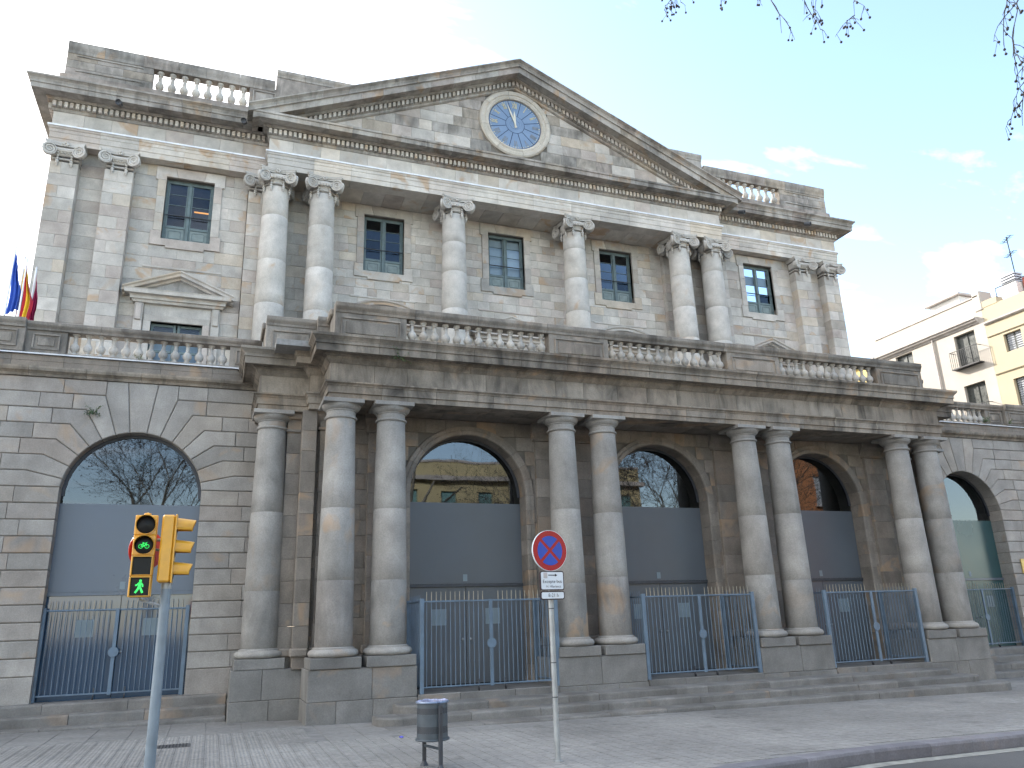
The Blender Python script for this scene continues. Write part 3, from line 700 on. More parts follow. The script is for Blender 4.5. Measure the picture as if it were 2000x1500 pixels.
# pedestals: stones
def pedestal(x0, x1, yf, yb, zt, zb):
    p = empty('pedestal', ((x0+x1)/2, (yf+yb)/2, zb), pal); zmid = zt-0.56
    MB().box(x0+.02, x1-.02, yf+0.03, yb, zb, zt-.01).build('fill', S_MORT, p)
    for a, z0, z1, w in ((0, zmid+.002, zt, 0.85), (1, zb, zmid-.002, 0.75)):
        cuts = splits(x0, x1, w, 0.25); o = 0.0 if a == 0 else 0.012
        for i, (u, v) in enumerate(zip(cuts, cuts[1:])):
            l = u-(o if i == 0 else -.002); r_ = v+(o if i == len(cuts)-2 else -.002)
            end = i in (0, len(cuts)-2)
            MB().cbox(l, r_, yf-o+rng.uniform(-.002, .002), yb if end else yf+0.4, z0, z1, 0.010).build('pedestal_stone', S_PED, p)
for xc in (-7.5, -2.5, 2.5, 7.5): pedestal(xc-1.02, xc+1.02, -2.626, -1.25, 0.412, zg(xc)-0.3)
for s in (-1, 1): pedestal(*sorted((s*9.83, s*8.50)), -1.42, 0.02, 0.412, zg(s*9)-0.3)

# ---- portico entablature
EP = [(-9.65, 0.0), (-9.65, -1.35), (-8.62, -1.35), (-8.62, -1.64), (-8.33, -1.64), (-8.33, -2.58), (8.33, -2.58), (8.33, -1.64), (8.62, -1.64), (8.62, -1.35), (9.65, -1.35), (9.65, 0.0)]
ent = empty('portico_entablature', (0, -2.5, 5.64), pal)
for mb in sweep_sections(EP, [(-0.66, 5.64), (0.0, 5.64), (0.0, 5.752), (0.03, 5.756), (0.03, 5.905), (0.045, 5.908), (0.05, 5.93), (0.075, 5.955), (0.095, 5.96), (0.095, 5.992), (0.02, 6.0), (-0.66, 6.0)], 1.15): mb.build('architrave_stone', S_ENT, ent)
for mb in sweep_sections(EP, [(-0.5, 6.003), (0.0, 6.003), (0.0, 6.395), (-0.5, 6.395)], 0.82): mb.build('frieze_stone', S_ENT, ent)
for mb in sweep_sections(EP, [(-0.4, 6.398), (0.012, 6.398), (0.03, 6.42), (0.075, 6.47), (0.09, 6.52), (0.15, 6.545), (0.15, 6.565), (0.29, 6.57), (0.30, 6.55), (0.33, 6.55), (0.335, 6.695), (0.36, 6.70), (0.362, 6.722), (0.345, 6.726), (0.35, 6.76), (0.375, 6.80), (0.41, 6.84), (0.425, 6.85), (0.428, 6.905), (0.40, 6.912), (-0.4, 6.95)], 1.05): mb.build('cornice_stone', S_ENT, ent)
# terrace deck behind
MB().box(-22, 22, 0.25, 8.2, 6.80, 6.92).build('terrace_deck', SLAB, pal); MB().box(-9.4, 9.4, -2.3, 0.3, 6.80, 6.925).build('terrace_deck', SLAB, pal)
MB().box(-9.45, 9.45, -1.22, 0.5, 5.67, 6.79).build('portico_fill', S_MORT, pal)

# ---- balustrades
def baluster_mesh(h, rs=1.0, name='baluster', mat=None):
    pr = [(0.0, 0.0), (0.075, 0.0), (0.075, 0.055), (0.045, 0.07), (0.042, 0.10), (0.055, 0.125), (0.05, 0.145), (0.075, 0.19), (0.094, 0.26), (0.099, 0.33), (0.092, 0.40), (0.072, 0.47), (0.05, 0.515), (0.048, 0.54), (0.042, 0.60), (0.036, 0.76), (0.036, 0.79), (0.055, 0.805), (0.055, 0.825), (0.042, 0.84), (0.05, 0.88), (0.072, 0.91), (0.078, 0.94), (0.078, 1.0)]
    return MB().lathe([(r*rs, z*h) for r, z in pr], 14).mesh(name, mat or S_BAL, True, 42)
B_LO = baluster_mesh(0.50); B_UP = baluster_mesh(0.86, 1.5)
def par_profile(zb, zt, base=0.08, cap=0.16):
    return zb, zt, base, cap
def panel_pier(parent, x0, x1, y, zb, zt, depth, mat, panel=True):
    """solid parapet pier with sunk panel between top and bottom mouldings"""
    m = MB().cbox(x0, x1, y, y+depth, zb, zt, 0.006); m.build('pier', mat, parent)
    if panel and x1-x0 > 0.5:
        h = zt-zb; a, b_ = x0+0.13, x1-0.13; z0, z1 = zb+0.16*h, zt-0.20*h; t = 0.030
        # four mitred fillets frame the panel
        f = MB()
        for (p, q, r_, s_) in ((a, b_, z0, z0+0.035), (a, b_, z1-0.035, z1), (a, a+0.03, z0+.036, z1-.036), (b_-0.03, b_, z0+.036, z1-.036)): f.box(p, q, y-t, y+0.01, r_, s_)
        f2 = MB().cbox(a+0.10, b_-0.10, y-0.018, y+0.01, z0+0.09, z1-0.09, 0.008); f2.build('panel_slab', mat, parent)
        for k in range(4): MB().add(f.v[8*k:8*k+8], [(0, 2, 3, 1), (4, 5, 7, 6), (0, 1, 5, 4), (2, 6, 7, 3), (0, 4, 6, 2), (1, 3, 7, 5)]).build('panel_fillet', mat, parent)
def rail(parent, x0, x1, y, depth, z0, z1, mat, lens=1.6):
    yc = y+depth/2; h = z1-z0
    for mb in sweep_sections([(x0, yc), (x1, yc)], [(-depth/2-0.03, z0), (depth/2+0.02, z0), (depth/2+0.03, z0+0.25*h), (depth/2+0.065, z0+0.5*h), (depth/2+0.075, z0+0.62*h), (depth/2+0.075, z1-0.01), (depth/2+0.06, z1), (-depth/2-0.06, z1), (-depth/2-0.075, z0+0.6*h)], lens): mb.build('rail_stone', mat, parent)
def bal_row(parent, x0, x1, n, y, z, mesh, rr=None):
    for i in range(n):
        x = x0+(x1-x0)*(i+0.5)/n
        place('baluster', mesh, parent, (x, y, z), rot=(0, 0, rng.uniform(0, 6)))
# portico parapet
pp = empty('portico_balustrade', (0, -2.3, 6.92), pal)
PY, PD = -2.40, 0.26
piers = [(-8.24, -6.69), (-3.29, -1.74), (1.66, 3.30), (6.58, 8.24)]
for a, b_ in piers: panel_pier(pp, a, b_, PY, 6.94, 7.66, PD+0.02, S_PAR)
for (a, b_), n in (((-6.69, -3.29), 13), ((-1.74, 1.66), 13), ((3.30, 6.58), 13)):
    MB().cbox(a, b_, PY+0.01, PY+PD-0.01, 6.94, 7.11, 0.01).build('plinth_course', S_PAR, pp); bal_row(pp, a+0.02, b_-0.02, n, PY+PD/2, 7.11, B_LO)
rail(pp, -8.24, 8.24, PY, PD, 7.61, 7.83, S_PAR)
for s in (-1, 1):
    for z0, z1, e in ((6.94, 7.60, 0.0),): MB().cbox(*sorted((s*8.24, s*7.98)), PY+PD, -1.2, z0, 7.66, 0.006).build('pier', S_PAR, pp)
    m = MB().cbox(*sorted((s*8.31, s*7.92)), PY+PD+0.08, -1.2, 7.66, 7.825, 0.03); m.build('rail_stone', S_PAR, pp)
    a, b_ = sorted((s*9.58, s*8.50)); panel_pier(pp, a, b_, -1.22, 6.94, 7.66, 0.3, S_PAR); rail(pp, a, b_, -1.22, 0.26, 7.61, 7.82, S_PAR)
    a, b_ = sorted((s*8.50, s*8.24)); MB().cbox(a, b_, -1.45, -1.2, 6.94, 7.62, 0.006).build('pier', S_PAR, pp); rail(pp, a, b_, -1.45, 0.26, 7.61, 7.825, S_PAR)
    MB().cbox(*sorted((s*9.58, s*9.30)), -0.9, 0.1, 6.94, 7.66, 0.006).build('pier', S_PAR, pp); MB().cbox(*sorted((s*9.65, s*9.24)), -0.85, 0.1, 7.66, 7.81, 0.02).build('rail_stone', S_PAR, pp)
# wing balustrades
WY = -0.02
for s in (-1, 1):
    wb = empty('wing_balustrade', (s*12, 0.1, 6.92), pal)
    def sx(a, b_): return sorted((s*a, s*b_))
    panel_pier(wb, *sx(13.62, 14.40), WY+0.02, 6.94, 7.50, 0.24, S_PAR); panel_pier(wb, *sx(14.40, 15.6), WY-0.10, 6.94, 7.52, 0.36, S_PAR)
    panel_pier(wb, *sx(9.60, 10.30), WY+0.02, 6.94, 7.50, 0.24, S_PAR)
    for a, b_, n in ((10.30, 13.62, 13), (15.6, 18.9, 13)):
        MB().cbox(*sx(a, b_), WY+0.03, WY+0.23, 6.94, 6.99, 0.008).build('plinth_course', S_PAR, wb); bal_row(wb, *sx(a+0.02, b_-0.02), n, WY+0.13, 6.99, B_LO)
    rail(wb, *sx(9.60, 14.40), WY, 0.26, 7.46, 7.64, S_PAR); rail(wb, *sx(14.40, 15.6), WY-0.12, 0.38, 7.465, 7.66, S_PAR); rail(wb, *sx(15.6, 21), WY, 0.26, 7.46, 7.64, S_PAR)

# ---- upper storey walls
YO, YI, YP = 8.40, 8.98, 8.0      # outer wall, inner wall behind the columns, pilaster face
WW, WB_, WT_ = 0.783, 14.06, 16.45
ups = empty('upper_storey', (0, 8.4, 6.9), pal)
def ashlar(parent, x0, x1, y, z0, z1, h, w, mat, holes=(), depth=0.07, hole_depth=0.30, cz=0.005, gap=0.003):
    k = 0; z = z1
    while z > z0+0.05:
        a, b_ = max(z0, z-h), z; segs = [(x0, x1)]
        zc = [a, b_]
        for hx0, hx1, hz0, hz1 in holes:
            if b_ <= hz0+0.01 or a >= hz1-0.01: continue
            ns = []
            for p, q in segs:
                if hx1 <= p or hx0 >= q: ns.append((p, q))
                else:
                    if hx0-p > 0.05: ns.append((p, hx0))
                    if q-hx1 > 0.05: ns.append((hx1, q))
            segs = ns
        for p, q in segs:
            cuts = splits(p, q, w*rng.uniform(0.85, 1.2), 0.32)
            for u, v in zip(cuts, cuts[1:]):
                near = any(abs(u-hx1) < .01 or abs(v-hx0) < .01 for hx0, hx1, _, _ in holes)
                block(MB().front(u+0.0015, v-0.0015, y+rng.uniform(-.003, .003), hole_depth if near else depth, a+gap, b_-gap, 0.005, cz), parent, mat)
        z -= h
H2 = 0.44; ZA = 16.87
def core_wall(x0, x1, y, y1, z0, z1, holes, name):
    m = MB(); xs_ = sorted({x0, x1, *[h[0] for h in holes], *[h[1] for h in holes]}); 
    for a, b_ in zip(xs_, xs_[1:]):
        hs = [h for h in holes if h[0] < (a+b_)/2 < h[1]]; zz = z0
        for h in sorted(hs, key=lambda h: h[2]):
            if h[2] > zz: m.box(a, b_, y, y1, zz, h[2])
            zz = h[3]
        if zz < z1: m.box(a, b_, y, y1, zz, z1)
    return m.build(name, S_MORT, pal)
DH = 0.80; DT = 11.02
inn_h = [(x-WW, x+WW, WB_, WT_) for x in (-5.05, 0, 5.05)]
in_wall = core_wall(-9.3, 9.3, YI+0.03, YI+0.35, 6.9, ZA, inn_h, 'upper_wall')
ashlar(in_wall, -7.35, 7.35, YI, 9.4, ZA, H2*0.8, 0.62, S_UPA, inn_h)
XO = 12.06
for s in (-1, 1):
    hs = [(s*XO-WW, s*XO+WW, WB_, WT_), (s*XO-DH, s*XO+DH, 7.0, DT)]
    a, b_ = sorted((s*16.3, s*9.3)); ow = core_wall(a, b_, YO+0.03, YO+0.35, 6.9, ZA, hs, 'upper_wall')
    a, b_ = sorted((s*13.86, s*10.14)); ashlar(ow, a, b_, YO, 9.4, ZA, H2, 0.72, S_UP, hs)
    a, b_ = sorted((s*15.52, s*14.73)); ashlar(ow, a, b_, YO, 9.4, ZA, H2, 0.8, S_UP)
    a, b_ = sorted((s*7.3, s*9.4)); ashlar(in_wall, a, b_, YI-0.25, 9.4, ZA, H2, 0.6, S_UP, depth=0.3)
    # inner return wall from the recess to the outer wall, and outer end wall
    MB().box(*sorted((s*9.35, s*9.7)), YO+0.36, YI+0.3, 6.9, ZA).build('return_wall', S_UP, pal)
    e = MB().box(*sorted((s*16.28, s*16.0)), YO-0.3, 30, 6.9, ZA).build('end_wall', S_UP, pal)
    # pilasters: stones, capital added below
    for px0, px1 in ((13.86, 14.73), (15.52, 16.36), (9.25, 10.12)):
        p = empty('upper_pilaster', (s*(px0+px1)/2, YP, 9.4), pal); a, b_ = sorted((s*px0, s*px1)); z = 16.20; k = 0
        yp = YP if px0 > 11 else YP+0.08
        while z > 9.4:
            cuts = [a, b_] if k % 2 else [a, a+(b_-a)*rng.uniform(0.35, 0.65), b_]
            for u, v in zip(cuts, cuts[1:]):
                block(MB().front(u+(0.0015 if u > a else 0), v-(0.0015 if v < b_ else 0), yp+rng.uniform(-.002, .002), 0.45, z-H2+.003, z-.003, 0.005, 0.005), p, S_UP, 'pilaster_stone')
            z -= H2; k += 1
        p['_x'] = s*(px0+px1)/2; p['_y'] = yp
flush_blocks()

# ---- upper columns and Ionic capitals
UB, UT, UR0, UR1, UY = 7.3, 16.22, 0.52, 0.435, 7.876
def ionic(pil=False):
    """four (or two) diagonal spiral volutes, concave abacus with flower, egg band and hanging husks"""
    m = MB(); r = UR1
    if not pil:
        m.lathe([(r, -0.02), (r+0.03, 0.0), (r+0.035, 0.03), (r, 0.05), (r+0.02, 0.10), (r+0.09, 0.2), (r+0.10, 0.28), (r+0.05, 0.36), (r+0.02, 0.42)], 28)
    else: m.cbox(-0.43, 0.43, -0.02, 0.4, -0.02, 0.05, 0.01); m.cbox(-0.46, 0.46, -0.10, 0.4, 0.10, 0.42, 0.04)
    vol = []
    for sx in (-1, 1):
        for sy in ((-1,) if pil else (-1, 1)):
            vol.append((Vector((sx*0.475, sy*(0.475 if not pil else 0.15), 0.205)), Vector((-sx*math.sin(R(20)), sy*math.cos(R(20)), 0)), sx))
            if not pil: vol.append((Vector((sx*0.475, sy*0.475, 0.205)), Vector((sx*math.cos(R(20)), -sy*math.sin(R(20)), 0)), sy))
    for c, nn, hand in vol:
        up = Vector((0, 0, 1)); d = up.cross(nn).normalized(); R0, T = 0.215, 0.10; n = 24; c = c+nn*0.05
        rings = [(-T, 0.17), (-T*0.3, 0.185), (T*0.5, R0), (T, R0), (T, R0*0.86), (T*0.62, R0*0.82)]
        v = []
        for o_, rr in rings: v += [c+nn*o_+d*(rr*math.cos(2*math.pi*k/n))+up*(rr*math.sin(2*math.pi*k/n)) for k in range(n)]
        f = []
        for i in range(len(rings)-1): f += [(i*n+k, i*n+(k+1) % n, (i+1)*n+(k+1) % n, (i+1)*n+k) for k in range(n)]
        f += [tuple(range(n)), tuple(reversed(range((len(rings)-1)*n, len(rings)*n)))]; m.add(v, f)
        hs = 1 if d.dot(Vector((c.x, c.y, 0))) > 0 else -1
        pts = []; rad = []; K = 30
        for k in range(K+1):
            t = k/K; a = 2.1*2*math.pi*t; rr = 0.175*(1-t)**0.9+0.02
            pts.append(c+nn*(T*0.75)+d*(hs*rr*math.sin(a))+up*(rr*math.cos(a))); rad.append(0.024*(1-t)+0.016)
        m.tube(pts, rad, 5)
    # channel roll between the volutes
    for sy in ((-1,) if pil else (-1, 1)):
        y0 = sy*0.50 if not pil else -0.17
        m.tube([(-0.36, y0, 0.31), (-0.15, y0+sy*(-0.05), 0.27), (0.15, y0+sy*(-0.05), 0.27), (0.36, y0, 0.31)], [0.06, 0.085, 0.085, 0.06], 8)
    # husk drops beside each volute
    hk = [(-0.21, -1), (0.21, -1)] if pil else [(-0.21, -1), (0.21, -1), (-0.21, 1), (0.21, 1), (-1, -0.21), (-1, 0.21), (1, -0.21), (1, 0.21)]
    for a, b_ in hk:
        if abs(b_) == 1: x, y = a, b_*(math.sqrt(max(0, (r+0.05)**2-a*a)) if not pil else 0.06)
        else: x, y = a*math.sqrt(max(0, (r+0.05)**2-b_*b_)), b_
        for z, q in ((0.10, 0.05), (0.0, 0.045), (-0.10, 0.06), (-0.18, 0.052), (-0.25, 0.03)):
            m.lathe([(0.01, -q*1.1), (q*0.8, -q*0.6), (q, 0), (q*0.8, q*0.6), (0.01, q*1.1)], 7, (x, y, z), False)
    # egg band in front
    for k in range(-2, 3):
        m.lathe([(0.01, -0.06), (0.045, -0.03), (0.05, 0.0), (0.01, 0.06)], 7, (k*0.1, -(r+0.10) if not pil else -0.11, 0.20), False)
    # abacus: concave sides, cut corners
    hw = 0.62; pts = []
    for q in range(4):
        a = q*math.pi/2; M2 = Matrix.Rotation(a, 2)
        for k in range(7):
            t = -1+2*k/6; x = t*hw*0.93; y = -hw+0.14*(1-t*t)
            pts.append(M2 @ Vector((x, y)))
    if pil: pts = [Vector((p.x, p.y if p.y < 0 else 0.3)) for p in pts]
    if pil: pts = [Vector((-hw*0.93+2*hw*0.93*k/6, -0.26+0.12*(1-(-1+2*k/6)**2))) for k in range(7)] + [Vector((hw*0.93, 0.4)), Vector((-hw*0.93, 0.4))]
    for z0, z1, sc_ in ((0.42, 0.48, 0.96), (0.483, 0.53, 1.0), (0.53, 0.565, 1.03)):
        n = len(pts); v = [(p.x*sc_, p.y*sc_, z0) for p in pts]+[(p.x*sc_, p.y*sc_, z1) for p in pts]
        m.add(v, [(i, (i+1) % n, n+(i+1) % n, n+i) for i in range(n)]+[tuple(reversed(range(n))), tuple(range(n, 2*n))])
    yb = -0.17 if pil else -0.50
    for k in range(6):
        a = k*math.pi/3; m.lathe([(0.008, -0.05), (0.04, -0.025), (0.045, 0.01), (0.008, 0.05)], 6, (0.055*math.cos(a), yb, 0.49+0.05*math.sin(a)), False)
    return m
CAPM = ionic().mesh('capital', S_COL, True, 35); CAPP = ionic(True).mesh('capital', S_COL, True, 35)
UX = [-9.185, -7.557, -2.558, 2.558, 7.557, 9.185]
U_BASE = MB().lathe([(0.66, 0), (0.70, 0.05), (0.66, 0.14), (0.58, 0.16), (0.57, 0.24), (0.62, 0.28), (0.61, 0.34), (0.53, 0.38), (0.522, 0.42)], 32).mesh('base', S_COL, True, 40)
for i, x in enumerate(UX):
    c = empty('upper_column', (x, UY, 6.92), pal); z = UT; st = rng.uniform(0.7, 1.3)
    MB().cbox(x-0.72, x+0.72, UY-0.72, UY+0.72, 6.92, 7.12, 0.02).build('plinth', S_COL, c); place('base', U_BASE, c, (x, UY, 7.12))
    first = True; zb = 7.54
    while z > zb+0.01:
        h = st if first else rng.uniform(1.15, 1.75); first = False
        a = max(zb, z-h); a = zb if a-zb < 0.6 else a
        place('drum', drum_mesh(a, z, zb, UT, UR0, UR1, S_COL), c, (x, UY, a), rot=(0, 0, rng.uniform(0, 6))); z = a
    place('capital', CAPM, c, (x, UY, 16.29))
for o in [o for o in bpy.data.objects if '_x' in o.keys()]:
    place('capital', CAPP, o, (o['_x'], o['_y'], 16.29)); del o['_x']; del o['_y']

# ---- upper entablature
UPATH_L = [(-16.48, 20.0), (-16.48, YP), (-9.55, YP)]; UPATH_C = [(-9.55, YP), (-9.55, 7.42), (9.55, 7.42), (9.55, YP)]; UPATH_R = [(9.55, YP), (16.48, YP), (16.48, 20.0)]
UP_ALL = UPATH_L[:-1] + UPATH_C + UPATH_R[1:]
uent = empty('upper_entablature', (0, 7.6, ZA), pal)
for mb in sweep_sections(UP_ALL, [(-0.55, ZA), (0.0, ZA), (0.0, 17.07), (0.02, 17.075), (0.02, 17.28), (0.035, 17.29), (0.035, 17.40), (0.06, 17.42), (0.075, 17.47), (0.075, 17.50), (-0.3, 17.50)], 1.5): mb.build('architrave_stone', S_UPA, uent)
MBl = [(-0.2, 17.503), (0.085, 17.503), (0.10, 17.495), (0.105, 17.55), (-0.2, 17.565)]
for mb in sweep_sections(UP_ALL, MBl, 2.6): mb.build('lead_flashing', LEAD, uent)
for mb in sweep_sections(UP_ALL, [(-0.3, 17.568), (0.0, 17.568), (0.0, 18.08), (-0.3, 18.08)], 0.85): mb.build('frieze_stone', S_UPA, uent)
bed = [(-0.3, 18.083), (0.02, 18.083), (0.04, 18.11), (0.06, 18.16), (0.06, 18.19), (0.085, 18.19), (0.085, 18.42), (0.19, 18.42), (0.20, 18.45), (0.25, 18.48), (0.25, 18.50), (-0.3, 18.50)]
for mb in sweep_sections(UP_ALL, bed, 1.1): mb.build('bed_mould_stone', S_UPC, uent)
cor = [(-0.3, 18.503), (0.56, 18.503), (0.575, 18.485), (0.62, 18.485), (0.625, 18.66), (0.655, 18.665), (0.66, 18.70)]
cym = [(0.64, 18.705), (0.645, 18.75), (0.68, 18.82), (0.74, 18.87), (0.765, 18.885), (0.765, 18.945), (-0.3, 19.0)]
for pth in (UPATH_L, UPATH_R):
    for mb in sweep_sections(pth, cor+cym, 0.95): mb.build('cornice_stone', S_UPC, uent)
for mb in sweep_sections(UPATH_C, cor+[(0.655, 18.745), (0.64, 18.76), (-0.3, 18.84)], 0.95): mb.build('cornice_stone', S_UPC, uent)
def dentil_row(path, o0, o1, z0, z1, w, sp):
    m = MB(); P = [Vector(p) for p in path]
    for a, b_ in zip(P, P[1:]):
        d = (b_-a); Ln = d.length; d.normalize(); nn = Vector((d.y, -d.x))
        if Ln < 0.3: continue
        k = int(Ln/sp); s0 = (Ln-k*sp)/2+sp/2
        for i in range(k):
            s = s0+i*sp; q = [(s-w/2, o0), (s+w/2, o0), (s+w/2, o1), (s-w/2, o1)]
            v = [(*(a+d*u+nn*o), z) for z in (z0, z1) for u, o in q]
            m.add(v, [(0, 1, 2, 3), (4, 7, 6, 5), (0, 4, 5, 1), (1, 5, 6, 2), (2, 6, 7, 3), (3, 7, 4, 0)])
    return m
for pth in ([(-16.57, 12.0), (-16.57, YP-0.085), (-9.64, YP-0.085)], [(-9.55-.085, 7.42-.085), (9.55+.085, 7.42-.085)], [(9.64, YP-0.085), (16.57, YP-0.085), (16.57, 12.0)]):
    o = dentil_row(pth, -0.02, 0.10, 18.20, 18.39, 0.10, 0.172).build('dentils', S_UPA, uent); o['kind'] = 'stuff'
# soffit between the columns and the wall
sof = empty('colonnade_soffit', (0, 8.4, ZA), pal)
cuts = splits(-9.3, 9.3, 0.82, 0.06)
for u, v in zip(cuts, cuts[1:]): MB().cbox(u+.003, v-.003, 7.95, YI+0.05, ZA-0.005, ZA+0.2, 0.008).build('soffit_slab', S_UPA, sof)

# ---- pediment
ped = empty('pediment', (0, 7.4, 18.8), pal)
SL = 0.4325; ZAPX = 23.40; TY = 7.46
def rake_blocks(prof, name, mat, lens, xend, y0=7.42):
    """prof: (out, dz below the top line); blocks run from each eave up to the apex"""
    for s in (-1, 1):
        n = round(xend/lens); cuts = [0.0]+[xend*(i+rng.uniform(-.1, .1))/n for i in range(1, n)]+[xend]
        for a, b_ in zip(cuts, cuts[1:]):
            m = MB(); k = len(prof); v = []
            for x in (a+(0.003 if a > 0 else 0), b_-0.003):
                for o, dz in prof: v.append((s*x, y0-o, ZAPX-SL*x-dz))
            m.add(v, [(i, (i+1) % k, k+(i+1) % k, k+i) for i in range(k)]+[tuple(range(k)), tuple(reversed(range(k, 2*k)))]); m.build(name, mat, ped)
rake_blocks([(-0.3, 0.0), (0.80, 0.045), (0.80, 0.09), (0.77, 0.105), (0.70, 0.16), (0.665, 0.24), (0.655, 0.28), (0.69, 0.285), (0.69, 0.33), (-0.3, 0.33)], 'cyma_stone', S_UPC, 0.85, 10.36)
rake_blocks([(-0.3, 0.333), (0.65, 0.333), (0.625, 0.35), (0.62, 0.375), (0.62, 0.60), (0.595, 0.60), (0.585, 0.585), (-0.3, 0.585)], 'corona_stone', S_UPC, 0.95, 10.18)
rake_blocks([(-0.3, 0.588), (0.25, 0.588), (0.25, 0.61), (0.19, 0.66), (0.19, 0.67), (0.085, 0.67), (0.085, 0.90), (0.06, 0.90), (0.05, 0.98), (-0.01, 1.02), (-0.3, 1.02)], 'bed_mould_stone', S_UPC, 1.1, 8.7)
m = MB(); x = 0.09
while x < 8.6:
    for s in (-1, 1):
        v = [(s*(x+dx), 7.42-o, ZAPX-SL*(x+dx)-dz) for dz in (0.69, 0.88) for dx, o in ((-.05, .07), (.05, .07), (.05, .185), (-.05, .185))]
        m.add(v, [(0, 1, 2, 3), (4, 7, 6, 5), (0, 4, 5, 1), (1, 5, 6, 2), (2, 6, 7, 3), (3, 7, 4, 0)])
    x += 0.172
o = m.build('dentils', S_UP, ped); o['kind'] = 'stuff'
tb = MB(); tb.add([(-10, TY+0.03, 18.6), (10, TY+0.03, 18.6), (0, TY+0.03, 18.6+10*SL+0.2), (-10, 8.4, 18.6), (10, 8.4, 18.6), (0, 8.4, 18.6+10*SL+0.2)], [(0, 1, 2), (3, 5, 4), (0, 2, 5, 3), (1, 4, 5, 2)])
tymp = tb.build('tympanum', S_MORT, ped)
CZ, CR_ = 20.74, 1.13
z = 18.78; k = 0
while z < 22.5:
    h = 0.46; hw = (ZAPX-1.0-(z+0.0))/SL
    if hw > 0.4:
        segs = [(-hw, hw)]; zc = z+h/2
        if abs(zc-CZ) < 1.60+0.1:
            q = math.sqrt(max(0.0, 1.50**2-max(0, abs(zc-CZ)-h/2)**2)); segs = [(-hw, -q), (q, hw)]
        for a, b_ in segs:
            if b_-a < 0.2: continue
            cuts = splits(a, b_, rng.uniform(0.7, 1.0), 0.3)
            for u, v in zip(cuts, cuts[1:]): MB().front(u+.002, v-.002, TY+rng.uniform(-.004, .004), 0.06, z+.003, z+h-.003, 0.006, 0.006).build('tympanum_stone', S_UPC if rng.random() < 0.3 else S_UP, ped)
    z += h; k += 1
# roof behind the pediment, body and attic masses
ROOF = plain('roof_tile', (0.25, 0.14, 0.09), 0.85, var=0.2)
rf = MB(); rf.add([(-10, 8.4, 18.9), (10, 8.4, 18.9), (0, 8.4, 23.15), (-10, 16, 18.9), (10, 16, 18.9), (0, 16, 23.15)], [(0, 1, 2), (3, 5, 4), (0, 2, 5, 3), (1, 4, 5, 2)]); rf.build('roof', ROOF, pal)
MB().box(-16.2, 16.2, 8.75, 30, 16.88, 18.9).build('roof_deck', S_MORT, pal)
MB().box(-16.0, 16.0, 11.0, 30, 6.93, 16.87).build('body_core', DARKROOM, pal)
# clock
clk = empty('clock', (0, TY, CZ), ped)
CLB = plain('clock_blue_glass', (0.165, 0.24, 0.36), 0.35, var=0.08, scale=2); CLD = plain('clock_dark_lead', (0.03, 0.05, 0.11), 0.5); GOLD2 = plain('worn_gilt', (0.20, 0.21, 0.22), 0.6, var=0.2); PALEH = plain('pale_gilt', (0.60, 0.56, 0.46), 0.45, 0.1)
GOLD = plain('gilt', (0.62, 0.50, 0.24), 0.4, 0.35, var=0.15)
CRING = stone('clock_ring_stone', [(0.50, 0.46, 0.39), (0.47, 0.43, 0.37), (0.53, 0.49, 0.43)], ochre=0.4, grime=0.15)
def ring_seg(a0, a1, prof, y, n=5):
    m = MB(); k = len(prof); v = []
    for i in range(n+1):
        t = a0+(a1-a0)*i/n
        for r, o in prof: v.append((r*math.cos(t), y-o, r*math.sin(t)))
    f = []
    for i in range(n): f += [(i*k+j, i*k+j+1, (i+1)*k+j+1, (i+1)*k+j) for j in range(k-1)]
    f += [tuple(range(k)), tuple(reversed(range(n*k, (n+1)*k)))]
    return m.add(v, f)
clk2 = empty('clock_ring', (0, TY, CZ), ped)
for k in range(8):
    a = 2*math.pi*k/8+0.2; ring_seg(a+.004, a+2*math.pi/8-.004, [(1.56, -0.05), (1.56, 0.06), (1.50, 0.10), (1.36, 0.10), (1.33, 0.07), (1.24, 0.09), (1.17, 0.06), (1.14, -0.06)], 0).build('ring_stone', CRING, ped, (0, TY, CZ), smooth=True, angle=30)
bpy.data.objects.remove(clk2)
for k in range(12):
    a = math.pi*2*(k+0.5)/12
    m = MB(); g_ = 0.016; p = []
    for r, sgn in ((0.42, 1), (1.12, 1)): p += [(r, t) for t in ([a+g_/r+(math.pi/6-2*g_/r)*i/4 for i in range(5)] if r < 1 else [a+math.pi/6-g_/r-(math.pi/6-2*g_/r)*i/4 for i in range(5)])]
    v = [(r*math.cos(t), 0.0, r*math.sin(t)) for r, t in p]; m.add(v, [tuple(range(10))]); m.build('dial_pane', CLB, clk, (0, TY+0.0, CZ))
m = MB(); m.lathe([(0.0, 0.0), (0.40, 0.0)], 32, cap=False); m.xform(Matrix.Rotation(R(90), 4, 'X')); m.build('dial_centre', CLB, clk, (0, TY-0.004, CZ))
m = MB(); m.lathe([(0.20, 0.0), (0.215, 0.012), (0.23, 0.0)], 28, cap=False); m.xform(Matrix.Rotation(R(90), 4, 'X')); m.build('dial_rim', CLB, clk, (0, TY-0.004, CZ))
m = MB(); m.lathe([(0.0, 0.0), (1.16, 0.0)], 40, cap=False); m.xform(Matrix.Rotation(R(90), 4, 'X')); m.build('dial_leading', CLD, clk, (0, TY+0.012, CZ))
NUM = ['XII', 'I', 'II', 'III', 'IIII', 'V', 'VI', 'VII', 'VIII', 'IX', 'X', 'XI']
